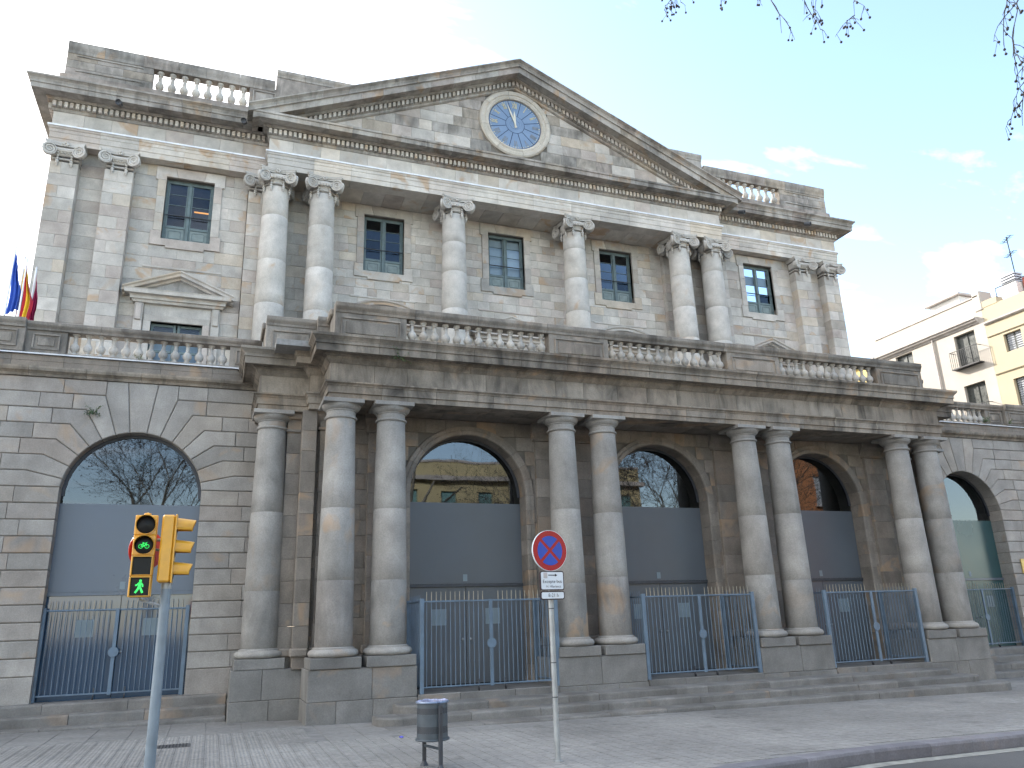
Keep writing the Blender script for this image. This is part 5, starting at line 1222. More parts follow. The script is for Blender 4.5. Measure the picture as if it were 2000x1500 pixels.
def stop_sign():
    X, Y = -6.013, -8.19; zb = zg(X); t = empty('no_stopping_sign', (X, Y, zb)); tag(t, 'round red and blue no-stopping sign with two white plates on a grey post', 'road sign')
    MB().lathe([(0.060, 0), (0.060, 0.012), (0.038, 0.02), (0.036, 0.06), (0.036, 2.45), (0.0, 2.46)], 18).build('post', STEEL, t, (X+0.01, Y, zb), True)
    for z in (0.20, 1.30, 0.62): MB().lathe([(0.0385, 0), (0.0385, 0.012)], 18).build('post_band', DKSTEEL, t, (X+0.01, Y, z+0.0), True)
    RZ = Matrix.Rotation(R(9), 4, 'Z')
    def disc(r, y, mat, nm, n=48):
        m = MB(); m.lathe([(0, 0), (r, 0)], n, cap=False); m.xform(Matrix.Rotation(R(90), 4, 'X')); m.xform(Matrix.Translation((0, y, 0))); m.xform(RZ); return m.build(nm, mat, t, (X, Y-0.05, 2.06))
    rim = MB().lathe([(0, -0.012), (0.272, -0.012), (0.272, 0.012), (0.0, 0.012)], 48, cap=False); rim.xform(Matrix.Rotation(R(90), 4, 'X')); rim.xform(RZ); face = rim.build('sign_disc', WHT, t, (X, Y-0.05, 2.06))
    disc(0.266, -0.0135, REDP, 'red_face')
    for k in range(4):
        a0 = R(45+90*k); r = 0.196; hw = 0.020; m = MB(); pts = [(hw*1.414*math.cos(a0+R(45)), hw*1.414*math.sin(a0+R(45)))]
        d0 = math.asin(hw/r); pts += [(r*math.cos(a0+d0+(R(90)-2*d0)*i/10), r*math.sin(a0+d0+(R(90)-2*d0)*i/10)) for i in range(11)]
        m.add([(p, -0.0155, q) for p, q in pts], [tuple(range(len(pts)))]); m.xform(RZ); m.build('blue_field', BLUP, t, (X, Y-0.05, 2.06))
    def plate(z0, z1, nm):
        def rr(w, h, r, y):
            p = []
            for sx, sz, a in ((1, 1, 0), (-1, 1, 90), (-1, -1, 180), (1, -1, 270)): p += [(sx*(w-r)+r*math.cos(R(a+q*22.5)), y, sz*(h-r)+r*math.sin(R(a+q*22.5))) for q in range(5)]
            return p
        h = (z1-z0)/2; w = 0.188
        a, b_, c = rr(w, h, 0.03, -0.010), rr(w, h, 0.03, 0.008), rr(w-0.014, h-0.014, 0.02, -0.0125); n = len(a)
        m = MB().add(a+b_, [tuple(range(n)), tuple(reversed(range(n, 2*n)))]+[(i, (i+1) % n, n+(i+1) % n, n+i) for i in range(n)]); m.xform(RZ); p = m.build(nm, BRDR, t, (X+0.015, Y-0.05, (z0+z1)/2))
        m = MB().add(c, [tuple(range(n))]); m.xform(RZ); m.build('plate_face', WHT, p, (X+0.015, Y-0.05, (z0+z1)/2)); return p
    p1 = plate(1.538, 1.790, 'plate'); p2 = plate(1.418, 1.528, 'plate')
    def tx(s, size, dx, z, par, sc_=1.0):
        me = text_mesh(s, size, INK, 'lettering'); o = place('lettering', me, par, (X+0.015, Y-0.05, z)); o.rotation_euler = (R(90), 0, R(9)); o.location += RZ.to_3x3() @ Vector((dx, -0.0145, 0)); o.scale = (sc_, 1, 1)
    tx('Excepte bus', 0.062, 0, 1.652, p1, 1.0); tx('H. Hilarienca', 0.044, 0.018, 1.588, p1, 1.0); tx('8-21 h', 0.066, 0.01, 1.472, p2, 0.95)
    m = MB().add([(-0.06, -0.014, -0.006), (0.045, -0.014, -0.006), (0.045, -0.014, -0.020), (0.085, -0.014, 0), (0.045, -0.014, 0.020), (0.045, -0.014, 0.006), (-0.06, -0.014, 0.006)], [tuple(range(7))]); m.xform(RZ); m.build('arrow', INK, p1, (X+0.015, Y-0.05, 1.735))
    m = MB().add([(-0.135, -0.0138, -0.04), (-0.075, -0.0138, -0.04), (-0.075, -0.0138, 0.035), (-0.135, -0.0138, 0.035)], [(0, 1, 2, 3)]); m.xform(RZ); m.build('faded_sticker', plain('faded_sticker', (0.50, 0.46, 0.44), 0.7), p1, (X+0.015, Y-0.05, 1.735))
stop_sign()

BINM = plain('grey_bin_paint', (0.062, 0.078, 0.092), 0.42, var=0.15, scale=8); BIND = plain('perforated_bin_band', (0.035, 0.04, 0.048), 0.5, var=0.2, scale=60, bump=0.3); BINR = plain('bin_rim_metal', (0.22, 0.27, 0.36), 0.3, 0.5, var=0.1)
def bin_():
    X, Y = -7.56, -7.9; zb = zg(X); t = empty('litter_bin', (X, Y, zb)); tag(t, 'round grey metal litter bin hung between two posts on the pavement', 'litter bin')
    zs = [(-0.20, -0.13, 0.193, BINM), (-0.13, -0.05, 0.191, BIND), (-0.05, 0.09, 0.192, BINM), (0.09, 0.16, 0.190, BIND), (0.16, 0.225, 0.191, BINM)]
    b = MB().lathe([(0.0, -0.19), (0.178, -0.19), (0.178, 0.225)], 32, cap=False).build('liner', DKSTEEL, t, (X, Y, 0), True)
    for z0, z1, r, m_ in zs: MB().lathe([(r-0.01, z0), (r, z0), (r, z1), (r-0.01, z1)], 40, cap=False).build('shell_band', m_, t, (X, Y, 0), True, 40)
    for z, r in ((0.225, 0.197), (-0.205, 0.203)):
        m = MB(); m.tube([(r*math.cos(i*math.pi/18), r*math.sin(i*math.pi/18), z) for i in range(37)], 0.013, 8, False); m.build('rim', BINR if z > 0 else BINM, t, (X, Y, 0), True)
    d = Vector((0.22, -1, 0)).normalized()
    for s, nm in ((1, 'post'), (-1, 'post')):
        c = Vector((X, Y, 0))+d*(s*0.222); m = MB().cbox(-0.026, 0.026, -0.012, 0.012, zb, 0.20, 0.004); m.xform(Matrix.Rotation(math.atan2(d.x, -d.y), 4, 'Z')); m.build(nm, DKSTEEL, t, (c.x, c.y, 0))
        MB().lathe([(0.055, 0), (0.05, 0.012), (0.022, 0.06)], 12).build('foot', DKSTEEL, t, (c.x, c.y, zb))
        h = MB().lathe([(0, 0), (0.008, 0)], 8, cap=False); h.xform(Matrix.Rotation(R(90), 4, 'X')); h.build('bolt', BLACK, t, (c.x+d.x*0.014, c.y+d.y*0.014, 0.10))
    m = MB(); a = Vector((X, Y, -0.30))+d*0.21; b_ = Vector((X, Y, -0.30))-d*0.21; m.tube([a, b_], 0.016, 6); m.build('cross_bar', BINM, t)
    m = MB(); 
    for k in range(40):
        q = 2*math.pi*k/40; m.lathe([(0.0, 0)], 3, cap=False) if False else None
    bag = MB(); pr = []
    for j, (r, z) in enumerate(((0.20, 0.222), (0.19, 0.242), (0.172, 0.235), (0.165, 0.15), (0.15, 0.0))):
        for k in range(36): 
            rr = r+rng.uniform(-0.004, 0.004); pr.append((rr*math.cos(k*math.pi/18), rr*math.sin(k*math.pi/18), z+rng.uniform(-0.008, 0.008)))
    bag.add(pr, [(j*36+k, j*36+(k+1) % 36, (j+1)*36+(k+1) % 36, (j+1)*36+k) for j in range(4) for k in range(36)]); bag.build('bin_bag', plain('clear_violet_bag', (0.30, 0.32, 0.45), 0.25, var=0.3, scale=30), t, (X, Y, 0.0))
bin_()

# metal covers and litter on the pavement
GRT = plain('cast_iron', (0.10, 0.10, 0.10), 0.6, 0.3, var=0.3, scale=20)
gx, gy = -10.65, -4.2
t = empty('drain_grate', (gx, gy, zg(gx))); tag(t, 'dark slotted drain grate set in the pavement beside the traffic light pole', 'drain grate')
MB().cbox(gx-0.24, gx+0.24, gy-0.2, gy+0.2, zg(gx)-0.02, zg(gx)+0.004, 0.003).build('frame', GRT, t)
for i in range(9): MB().cbox(gx-0.20+i*0.047, gx-0.18+i*0.047, gy-0.17, gy+0.17, zg(gx)+0.0045, zg(gx)+0.010, 0.002).build('slat', BLACK, t)
gx, gy = -8.86, -4.62; MB().cbox(gx-0.29, gx+0.29, gy-0.16, gy+0.16, zg(gx)-0.02, zg(gx)+0.006, 0.003).build('access_cover', SLAB); tag(bpy.data.objects['access_cover'], 'rectangular cement access cover in the pavement before the left pedestal', 'cover')
m = MB(); lt = random.Random(3)
for k in range(26): a, b_ = lt.uniform(0, 6.28), lt.uniform(0, 1); m.v.append((0.045*math.cos(a)*b_, 0.045*math.sin(a)*b_, 0.004+0.035*lt.random()*(1-b_*0.5)))
bm = bmesh.new(); [bm.verts.new(v) for v in m.v]; bmesh.ops.convex_hull(bm, input=bm.verts); me = bpy.data.meshes.new('litter'); bm.to_mesh(me); bm.free(); me.materials.append(plain('blue_foil', (0.10, 0.10, 0.45), 0.3, var=0.5, scale=40))
tag(place('crumpled_wrapper', me, None, (-7.32, -5.05, zg(-7.3)+0.002)), 'small crumpled blue wrapper lying on the pavement', 'litter')
t = MB().cbox(13.74, 14.1, -0.045, -0.005, 2.10, 2.55, 0.006).build('plaque', plain('gilt_plaque', (0.50, 0.36, 0.12), 0.35, 0.4)); tag(t, 'small gold plaque on the wall at the right picture edge', 'plaque')

# floodlights under the cornice
for (x, y, z, lb) in ((-14.46, 7.16, 18.30, 'dark floodlight under the upper cornice nearest the left building corner'), (-10.47, 7.16, 18.45, 'dark floodlight under the upper cornice just left of the pediment'), (10.72, 7.16, 18.32, 'dark floodlight under the upper cornice just right of the pediment'), (14.38, 7.16, 18.32, 'dark floodlight under the upper cornice nearest the right building corner')):
    t = empty('floodlight', (x, y, z)); tag(t, lb, 'floodlight', 'floodlights under the cornice')
    m = MB().lathe([(0.05, 0.25), (0.085, 0.22), (0.095, 0.0), (0.10, -0.05), (0.085, -0.05), (0.07, 0.0), (0.0, 0.02)], 18, cap=False); m.xform(Matrix.Rotation(R(-72 if x < 0 else -72), 4, 'X')); m.xform(Matrix.Rotation(R(-8 if x < 0 else 35), 4, 'Z')); m.build('housing', DKSTEEL, t, (x, y+0.02, z), True, 40)
    MB().tube([(x, y+0.14, z+0.02), (x, y+0.28, z+0.05), (x, y+0.30, 18.50)], 0.014, 6).build('bracket', DKSTEEL, t)

# weeds rooted in the joints
LEAFM = []
for nm, c in (('weed_leaf_dark', (0.05, 0.09, 0.03)), ('weed_leaf_light', (0.11, 0.13, 0.045))):
    LEAFM.append(plain(nm, c, 0.6, var=0.35, scale=30))
def weed(x, y, z, r, n, lb, mat, seed, droop=0.4):
    q = random.Random(seed); t = empty('wall_weed', (x, y, z)); tag(t, lb, 'weed', 'weeds growing on the building'); st = MB(); lf = MB()
    for k in range(max(6, n//9)):
        a = q.uniform(0, 2*math.pi); e = Vector((math.cos(a)*r*q.uniform(.5, 1), -abs(math.sin(a))*r*0.7-0.02, r*q.uniform(-droop, 0.9))); P0 = Vector((0, 0, 0)); mid = e*0.5+Vector((0, 0, 0.1*r)); st.tube([P0, mid, e], [0.005, 0.004, 0.002], 4)
        for j in range(9):
            u = q.uniform(0.25, 1.0); c = (mid*(2*u) if u < .5 else mid.lerp(e, 2*u-1))+Vector((q.uniform(-1, 1), q.uniform(-1, 0.4), q.uniform(-1, 1)))*r*0.16; d = Vector((q.uniform(-1, 1), q.uniform(-1, .3), q.uniform(-.8, .8))).normalized(); s_ = d.orthogonal().normalized(); l = r*q.uniform(0.12, 0.24)
            lf.add([c-d*l*0.5, c+s_*l*0.25, c+d*l*0.5, c-s_*l*0.25+Vector((0, 0, l*0.1))], [(0, 1, 2, 3)])
    st.build('stems', LEAFM[1], t, (x, y, z)); o = lf.build('leaves', mat, t, (x, y, z)); o['kind'] = 'stuff'
weed(-12.93, -0.02, 5.68, 0.23, 130, 'green caper weed hanging from the left wing arch stones', LEAFM[0], 1)
weed(-6.95, -2.80, 6.56, 0.26, 130, 'dark fern tuft under the portico cornice at its left end', LEAFM[0], 2, 0.6)
weed(-7.25, -2.50, 6.97, 0.18, 60, 'yellowish weed at the foot of the left portico parapet pier', LEAFM[1], 3, -0.1)
weed(-2.50, -2.50, 6.97, 0.17, 50, 'yellowish weed at the foot of the second portico parapet pier', LEAFM[1], 4, -0.1)
weed(-9.05, -1.32, 6.97, 0.18, 60, 'yellowish weed at the foot of the set-back parapet pier left of the portico', LEAFM[1], 5, -0.1)
weed(-12.15, -0.08, 6.95, 0.16, 60, 'thin weed growing between the left wing balusters', LEAFM[1], 6, 0.1)
weed(13.35, -0.10, 6.98, 0.26, 140, 'dense green weed at the foot of the right wing balustrade', LEAFM[0], 7, 0.1)
weed(14.35, -0.20, 6.96, 0.18, 80, 'low green weed under the right wing parapet pier at the picture edge', LEAFM[0], 8, 0.1)

# flags on the left terrace
FM = {k: plain('flag_'+k, c, 0.75, var=0.12, scale=8) for k, c in {'blue': (0.035, 0.10, 0.45), 'red': (0.50, 0.02, 0.04), 'yellow': (0.75, 0.48, 0.03), 'crimson': (0.36, 0.015, 0.09)}.items()}
POLE = plain('white_flagpole', (0.75, 0.76, 0.78), 0.4, var=0.05)
for i, (x, y, ht, w, bands, lb) in enumerate(((-15.62, 3.0, 10.70, 0.24, ['blue'], 'blue flag hanging limp on a white pole, leftmost of the flags'), (-15.44, 3.25, 10.55, 0.20, ['yellow', 'red', 'yellow', 'red', 'yellow'], 'yellow and red striped flag hanging limp beside the blue flag'),
        (-15.30, 2.9, 10.36, 0.22, ['red', 'yellow', 'yellow', 'red'], 'red and yellow flag hanging limp on a white pole nearest the building corner'), (-15.12, 3.1, 10.22, 0.13, ['crimson'], 'crimson flag furled on a white pole half hidden by the building corner'))):
    t = empty('flag', (x, y, 6.92)); tag(t, lb, 'flag', 'flags on the left terrace')
    MB().lathe([(0.028, 0), (0.02, ht-6.92)], 10).build('pole', POLE, t, (x, y, 6.92), True); MB().lathe([(0.0, -0.04), (0.035, 0), (0.0, 0.04)], 8, cap=False).build('finial', POLE, t, (x, y, ht), True)
    m = MB(); nu, nv = 24, 22; q = random.Random(40+i); ph = q.uniform(0, 6)
    for b_ in range(nv+1):
        v = b_/nv
        for a in range(nu+1):
            u = a/nu; fold = 0.05*math.sin(u*16+ph+v*1.5)*(0.3+u); m.v.append((x+0.02+u*w*(0.45+0.55*min(1, v*2.2))+0.02*math.sin(v*7+ph), y+fold, ht-0.12-v*1.75*(1-0.1*u)-u*0.55*(1-v)))
    for b_ in range(nv):
        for a in range(nu): m.f.append((b_*(nu+1)+a, b_*(nu+1)+a+1, (b_+1)*(nu+1)+a+1, (b_+1)*(nu+1)+a)); m.m.append(min(len(bands)-1, int(len(bands)*a/nu)))
    m.build('cloth', [FM[k] for k in bands], t, smooth=True, angle=80)

# ------------------------------------------------------------------ neighbouring houses
CREAM = plain('cream_render', (0.47, 0.425, 0.37), 0.9, var=0.10, scale=0.7, bump=0.2); YELR = plain('yellow_render', (0.46, 0.39, 0.27), 0.9, var=0.09, scale=0.7, bump=0.2); WHR = plain('white_render', (0.66, 0.65, 0.62), 0.9, var=0.08, scale=0.8)
SHUT = plain('dark_glass_door', (0.07, 0.075, 0.07), 0.3); LOUV = plain('grey_louvre', (0.42, 0.44, 0.47), 0.6); IRON = plain('black_iron', (0.03, 0.03, 0.035), 0.5, 0.3); BRICK = plain('red_brick', (0.36, 0.11, 0.07), 0.9, var=0.25, scale=6); MOULD = plain('cornice_cement', (0.45, 0.41, 0.38), 0.9, var=0.2, scale=3)
BX = 28.0
def house_wall(m, y0, y1, z0, z1, holes, x=BX, th=0.35):
    ys_ = sorted({y0, y1, *[h[0] for h in holes], *[h[1] for h in holes]})
    for a, b_ in zip(ys_, ys_[1:]):
        zz = z0
        for h in sorted([h for h in holes if h[0] <= (a+b_)/2 <= h[1]], key=lambda h: h[2]): m.box(x, x+th, a, b_, zz, h[2]); zz = h[3]
        m.box(x, x+th, a, b_, zz, z1)
def h_window(t, y0, y1, z0, z1, louvre=False, balc=False):
    w = empty('window', (BX, (y0+y1)/2, z0), t); c = (y0+y1)/2
    for a, b_ in ((y0, y0+.08), (c-.05, c+.05), (y1-.08, y1)): MB().box(BX+.18, BX+.25, a, b_, z0, z1).build('frame_bar', SHUT, w)
    for a, b_ in ((y0+.08, c-.05), (c+.05, y1-.08)):
        MB().add([(BX+.22, a, z0), (BX+.22, b_, z0), (BX+.22, b_, z1), (BX+.22, a, z1)], [(0, 1, 2, 3)]).build('pane', LOUV if louvre else SHUT, w)
        if louvre:
            k = int((z1-z0)/0.12)
            for i in range(k): MB().box(BX+.17, BX+.215, a, b_, z0+i*.12+.02, z0+i*.12+.075).build('slat', LOUV, w)
    MB().box(BX+.3, BX+.33, y0-.1, y1+.1, z0-.1, z1+.1).build('interior', DARKROOM, w)
    if balc:
        bl = empty('balcony', (BX, c, z0), t)
        MB().box(BX-.38, BX+.0, y0-.22, y1+.22, z0-.07, z0-.01).build('floor', IRON, bl); MB().tube([(BX, y0-.2, z0+.95), (BX-.36, y0-.2, z0+.95), (BX-.36, y1+.2, z0+.95), (BX, y1+.2, z0+.95)], .022, 5).build('rail', IRON, bl)
        n = int((y1-y0+.4)/.12)
        for i in range(n+1): MB().box(BX-.37, BX-.352, y0-.2+i*(y1-y0+.4)/n-.009, y0-.2+i*(y1-y0+.4)/n+.009, z0-.01, z0+.95).build('rail_bar', IRON, bl)
b1 = empty('cream_house', (BX, 13.6, -1)); tag(b1, 'plain cream house with flat parapet and iron balcony window beyond the right wing', 'house')
hb = [(10.55, 11.85, 13.85, 15.75), (10.55, 11.85, 10.6, 12.82), (14.75, 16.0, 13.85, 15.9), (14.75, 16.0, 10.6, 12.82)]
m = MB(); house_wall(m, 9.86, 17.27, -1, 17.45, hb); m.build('wall', CREAM, b1); MB().box(BX+.36, 40, 9.9, 17.2, -1, 16.9).build('body', CREAM, b1)
m = MB().box(BX, 40, 17.27, 17.6, -1, 17.45); m.build('gable', CREAM, b1)
for i, h in enumerate(hb): h_window(b1, *h, balc=(i < 2))
for mb in sweep_sections([(BX, 17.3), (BX, 10.15)], [(-.1, 15.98), (.05, 15.98), (.08, 16.05), (.2, 16.12), (.22, 16.2), (.3, 16.24), (.3, 16.32), (-.1, 16.36)], 20): mb.build('cornice', MOULD, b1)
MB().tube([(BX-.07, 13.2, 16.2), (BX-.07, 13.2, 8)], .05, 8).build('downpipe', MOULD, b1)
MB().cbox(BX-.05, BX+.9, 9.75, 10.25, 16.6, 17.75, .05).build('party_pier', CREAM, b1); MB().box(BX-.05, BX+.5, 9.9, 17.3, 17.45, 17.52).build('coping', MOULD, b1)
MB().cbox(31, 34, 13.3, 15.4, 16.9, 19.3, .03).build('stair_head', WHR, b1); MB().box(30.7, 34.2, 13.1, 15.6, 19.3, 19.42).build('stair_roof', MOULD, b1)
b2 = empty('yellow_house', (BX, 6, -1)); tag(b2, 'pale yellow house with louvred windows at the right picture edge', 'house')
hy = [(8.0, 8.98, 13.88, 14.86), (8.0, 8.98, 10.6, 12.4), (5.0, 5.98, 13.88, 14.86), (5.0, 5.98, 10.6, 12.4)]
m = MB(); house_wall(m, -2, 9.85, -1, 16.7, hy); m.build('wall', YELR, b2); MB().box(BX+.36, 40, -2, 9.8, -1, 16.2).build('body', YELR, b2)
for h in hy: h_window(b2, *h, louvre=True)
for z, hh, o in ((15.70, 0.14, 0.14), (14.98, 0.08, 0.07), (12.86, 0.10, 0.08)):
    for mb in sweep_sections([(BX, 9.83), (BX, -2)], [(-.1, z), (o*.5, z), (o, z+hh*.5), (o, z+hh), (-.1, z+hh+.03)], 20): mb.build('string_course', MOULD if z > 15 else YELR, b2)
MB().box(BX-.02, BX+.5, 8.9, 9.85, 16.7, 17.05).build('parapet_step', YELR, b2)
ch = MB().cbox(30.6, 31.4, 9.4, 10.4, 16.2, 18.5, .02).build('chimney', WHR, b2)
for k in range(4): MB().box(30.65, 31.35, 9.45, 10.35, 18.55+k*.16, 18.63+k*.16).build('chimney_louvre', LOUV, ch)
MB().box(31, 36, 4, 9.3, 16.2, 18.7).build('brick_penthouse', BRICK, b2)
MB().tube([(BX+.1, 8.9, 17.0), (BX+.1, 8.9, 17.5), (BX+.1, 4, 17.5)], .025, 5).build('roof_rail', IRON, b2)
an = empty('antenna', (31.2, 9.9, 18.5)); tag(an, 'thin television antenna mast on the yellow house chimney', 'antenna')
MB().tube([(31.2, 9.75, 18.4), (31.2, 9.75, 21.5)], .032, 5).build('mast', IRON, an)
for z, l in ((21.35, .9), (20.4, .8)):
    MB().tube([(31.2-l*.3, 9.75-l*.5, z), (31.2+l*.3, 9.75+l*.5, z)], .024, 4).build('boom', IRON, an)
    for k in range(5): u = -.45+k*.22; MB().tube([(31.2+u*.6*l-.15, 9.75+u*l+.1, z), (31.2+u*.6*l+.15, 9.75+u*l-.1, z)], .016, 4).build('element', IRON, an)
b3 = empty('small_yellow_house', (30, 19, -1)); tag(b3, 'sliver of a lower yellow house behind the cream house', 'house')
MB().box(BX+.2, 38, 17.7, 21, -1, 16.3).build('wall', plain('bright_yellow_render', (0.68, 0.52, 0.20), 0.9, var=0.06), b3); MB().box(BX-.05, 38.2, 17.65, 21.2, 16.3, 16.5).build('roof_edge', MOULD, b3)

# ------------------------------------------------------------------ the other side of the street (seen in the window reflections)
def street_house(name, label, x0, x1, y, top, wall, nwin, floors, shut):
    t = empty(name, ((x0+x1)/2, y, -1)); tag(t, label, 'house', 'houses across the street behind the viewer')
    MB().box(x0, x1, y-10, y-0.3, -1, top-0.6).build('body', wall, t)
    holes = []; fh = (top-1.5)/floors
    for f in range(floors):
        for k in range(nwin): xc = x0+(x1-x0)*(k+.5)/nwin; holes.append((xc-.6, xc+.6, f*fh+(.9 if f else 0.2), f*fh+fh-.7))
    m = MB(); xs_ = sorted({x0, x1, *[h[0] for h in holes], *[h[1] for h in holes]})
    for a, b_ in zip(xs_, xs_[1:]):
        zz = -1
        for h in sorted([h for h in holes if h[0] <= (a+b_)/2 <= h[1]], key=lambda h: h[2]): m.box(a, b_, y-.3, y, zz, h[2]); zz = h[3]
        m.box(a, b_, y-.3, y, zz, top)
    m.build('wall', wall, t)
    for h in holes:
        MB().box(h[0], h[1], y-.25, y-.2, h[2], h[3]).build('window', shut, t)
        MB().box(h[0]-.15, h[1]+.15, y+.0, y+.35, h[2]-.12, h[2]-.04).build('balcony_floor', MOULD, t); MB().box(h[0]-.15, h[1]+.15, y+.32, y+.35, h[2]+.85, h[2]+.9).build('balcony_rail', IRON, t)
    MB().box(x0-.2, x1+.2, y-.1, y+.5, top-1.5, top-1.2).build('cornice', MOULD, t); MB().box(x0, x1, y-.3, y+.06, top-.15, top+.02).build('parapet_cap', MOULD, t)
TEAL = plain('teal_shutter', (0.16, 0.30, 0.30), 0.6); ORNG = plain('orange_render', (0.46, 0.19, 0.08), 0.9, var=0.1, scale=.7); OCHR = plain('ochre_render', (0.50, 0.42, 0.24), 0.9, var=0.1, scale=.7)
street_house('street_house', 'ochre house with teal shutters across the street, mirrored in the nearest portico arch', -2, 21, -38, 12.6, OCHR, 8, 3, TEAL)
street_house('street_house', 'orange house across the street, mirrored in the right portico arch', 27, 40, -30, 17, ORNG, 4, 4, LOUV)
street_house('street_house', 'white house across the street to the far left behind the viewer', -46, -24, -42, 13, WHR, 7, 3, TEAL)

BARK = plain('plane_tree_bark', (0.16, 0.145, 0.12), 0.9, var=0.35, scale=3, bump=0.4); TWIG = plain('dark_twig', (0.075, 0.065, 0.055), 0.8, var=0.2); SEED = plain('seed_ball', (0.06, 0.05, 0.045), 0.9, var=0.2, scale=60)
def tree_meshes(seed, h0=4.6, levels=6):
    q = random.Random(seed); trunk = MB(); tw = MB(); balls = MB()
    def grow(p, d, L, r, lev):
        n = 4; pts = [p]; rad = [r]; c = p.copy(); dd = d.copy()
        for i in range(n):
            dd = (dd+Vector((q.uniform(-1, 1), q.uniform(-1, 1), q.uniform(-.5, .8)))*0.16).normalized(); c = c+dd*(L/n); pts.append(c.copy()); rad.append(r*(1-0.42*(i+1)/n))
        (trunk if lev < 3 else tw).tube(pts, rad, 7 if lev < 2 else (5 if lev < 3 else 3), lev < 2)
        if lev == levels:
            if q.random() < 0.6:
                e = c+Vector((0, 0, -q.uniform(.06, .16))); s = 0.018*1.6; v = [e+Vector(k)*s for k in ((1, 0, 0), (0, 1, 0), (-1, 0, 0), (0, -1, 0), (0, 0, 1), (0, 0, -1))]; balls.add(v, [(0, 1, 4), (1, 2, 4), (2, 3, 4), (3, 0, 4), (1, 0, 5), (2, 1, 5), (3, 2, 5), (0, 3, 5)])
            return
        kids = (4, 4, 4, 4, 3, 3)[lev] if lev else 4
        for k in range(kids):
            t = q.uniform(0.45, 1.0) if k else 1.0; i = min(n-1, int(t*n)); b_ = pts[i].lerp(pts[i+1], t*n-i) if t < 1 else pts[-1]
            ax = dd.orthogonal().normalized(); ax.rotate(Matrix.Rotation(q.uniform(0, 6.28), 3, dd)); nd = (dd*math.cos(R(38))+ax*math.sin(R(38))*q.uniform(.7, 1.4)); nd.z += 0.12 if lev < 2 else -0.05
            grow(b_, nd.normalized(), L*q.uniform(.60, .80), max(0.007, rad[-1]*q.uniform(.5, .8)), lev+1)
    grow(Vector((0, 0, 0)), Vector((0, 0, 1)), h0, 0.24, 0)
    return trunk.mesh('trunk', BARK, True, 60), tw.mesh('crown', TWIG), balls.mesh('seed_balls', SEED)
TM = [tree_meshes(11), tree_meshes(23)]
for i, (x, y, rz, s, lb) in enumerate(((-13.2, -26.0, 0.3, 1.25, 'bare plane tree across the street, mirrored in the left wing arch'), (9.2, -28.5, 2.1, 1.15, 'bare plane tree across the street, mirrored beside the ochre house'), (15.0, -24.5, 4.0, 1.3, 'bare plane tree across the street, mirrored in the middle portico arch'), (21.5, -25.0, 5.2, 1.25, 'bare plane tree across the street, next to the orange house'), (-4.5, -30.5, 1.1, 1.1, 'bare plane tree across the street straight behind the viewer'))):
    t = empty('plane_tree', (x, y, zg(x)-0.14)); tag(t, lb, 'tree', 'bare plane trees across the street')
    for me, nm in zip(TM[i % 2], ('trunk', 'crown', 'seed_balls')): o = place(nm, me, t, (x, y, zg(x)-0.14), rot=(0, 0, rz), scale=(s, s, s))
    for ch in t.children:
        if ch.name.startswith(('crown', 'seed')): ch['kind'] = 'stuff'
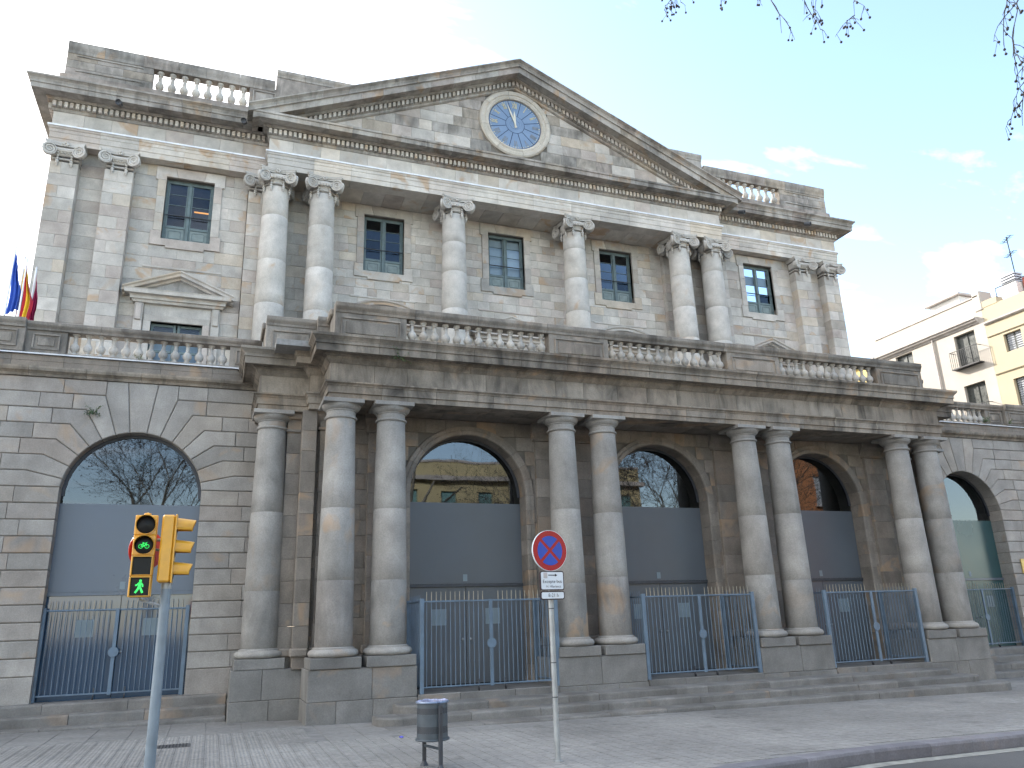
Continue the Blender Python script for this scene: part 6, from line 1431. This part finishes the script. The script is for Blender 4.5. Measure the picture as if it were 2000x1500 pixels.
# the near tree whose drooping twigs reach into the top of the view
def near_tree():
    q = random.Random(5); X, Y = -2.6, -17.4; zb = zg(X)-0.14; t = empty('plane_tree', (X, Y, zb)); tag(t, 'near plane tree whose bare twigs with seed balls hang into the upper right', 'tree', 'bare plane trees')
    tr = MB(); tr.tube([(X, Y, zb), (X+.05, Y, zb+1.5), (X-.05, Y+.1, zb+3.4), (X, Y+.2, zb+5.0)], [.30, .24, .21, .19], 14)
    P = lambda a, b_, d: CAM+((_f*FPX+_r2*(a-1000)-_u2*(b_-750)).normalized())*d
    top = Vector((X, Y+.2, zb+5.0)); tw = MB(); bl = MB(); limbs = []
    ends = [P(1180, -120, 10.5), P(1500, -150, 9.5), P(1760, -110, 9.0), P(2090, 60, 9.0), P(2060, -140, 9.4)]
    for e in ends:
        mid = top.lerp(e, .5)+Vector((q.uniform(-.3, .3), q.uniform(-.3, .3), 0.9)); pts = [top, top.lerp(mid, .5)+Vector((0, 0, .35)), mid, mid.lerp(e, .6)+Vector((0, 0, .25)), e]; limbs.append(pts); tr.tube(pts, [.13, .09, .06, .04, .02], 8)
    for a, b_ in ((Vector((1.5, -1, 3.2)), .12), (Vector((2.2, 1.0, 2.6)), .12), (Vector((-.4, -2.4, 3.0)), .12), (Vector((.3, .4, 4.0)), .13)): tr.tube([top, top+a*.5+Vector((0, 0, .3)), top+a], [b_, b_*.6, b_*.25], 8)
    def ball(c, s=0.0125):
        v = []; n = 7
        bl.lathe([(0.002, -s), (s*.75, -s*.65), (s, 0), (s*.75, s*.65), (0.002, s)], n, c, False)
    def hang(p, L, sd, dirx, depth=0):
        r_ = random.Random(sd); pts = [p]; c = p.copy(); d = Vector(dirx)
        for i in range(5):
            d = (d+Vector((r_.uniform(-.35, .35), r_.uniform(-.35, .35), -0.28))).normalized(); c = c+d*(L/5); pts.append(c.copy())
        tw.tube(pts, [.007*(.78**depth)*(1-.13*i) for i in range(6)], 4)
        for i in range(1, 6):
            if depth < 2 and r_.random() < .5: hang(pts[i], L*r_.uniform(.3, .5), sd*7+i, (r_.uniform(-.9, .9), r_.uniform(-.9, .9), -.3), depth+1)
            if r_.random() < .34:
                e = pts[i]+Vector((r_.uniform(-.05, .05), r_.uniform(-.05, .05), -r_.uniform(.04, .13))); tw.tube([pts[i], e], .0022, 3, False); ball(e)
    for k, (a, b_, d, L) in enumerate(((1295, -85, 10.2, .55), (1312, -75, 10.2, .50), (1372, -85, 10.0, .55), (1388, -80, 10.0, .5), (1480, -110, 9.7, 1.0), (1545, -105, 9.6, .75), (1605, -90, 9.4, .5), (1680, -95, 9.2, .7), 
                                       (1992, -75, 9.1, .75), (1997, -15, 9.0, .8), (2012, 35, 9.0, .8), (2002, 75, 9.0, .65), (2022, 115, 9.0, .7), (1972, -95, 9.2, .6), (2017, 5, 8.8, .9))):
        hang(P(a, b_, d), L, 100+k, (-.5 if a > 1900 else q.uniform(-.3, .3), .1, -.6))
        # tie each hanging shoot back to the nearest limb
        best = min((pt for l in limbs for pt in l[2:]), key=lambda v: (v-P(a, b_, d)).length); tw.tube([best, best.lerp(P(a, b_, d), .5)+Vector((0, 0, .12)), P(a, b_, d)], [.014, .011, .008], 5)
    tr.build('trunk', BARK, t, smooth=True, angle=60); o = tw.build('crown', TWIG, t); o['kind'] = 'stuff'; o = bl.build('seed_balls', SEED, t, smooth=True, angle=80); o['kind'] = 'stuff'
near_tree()
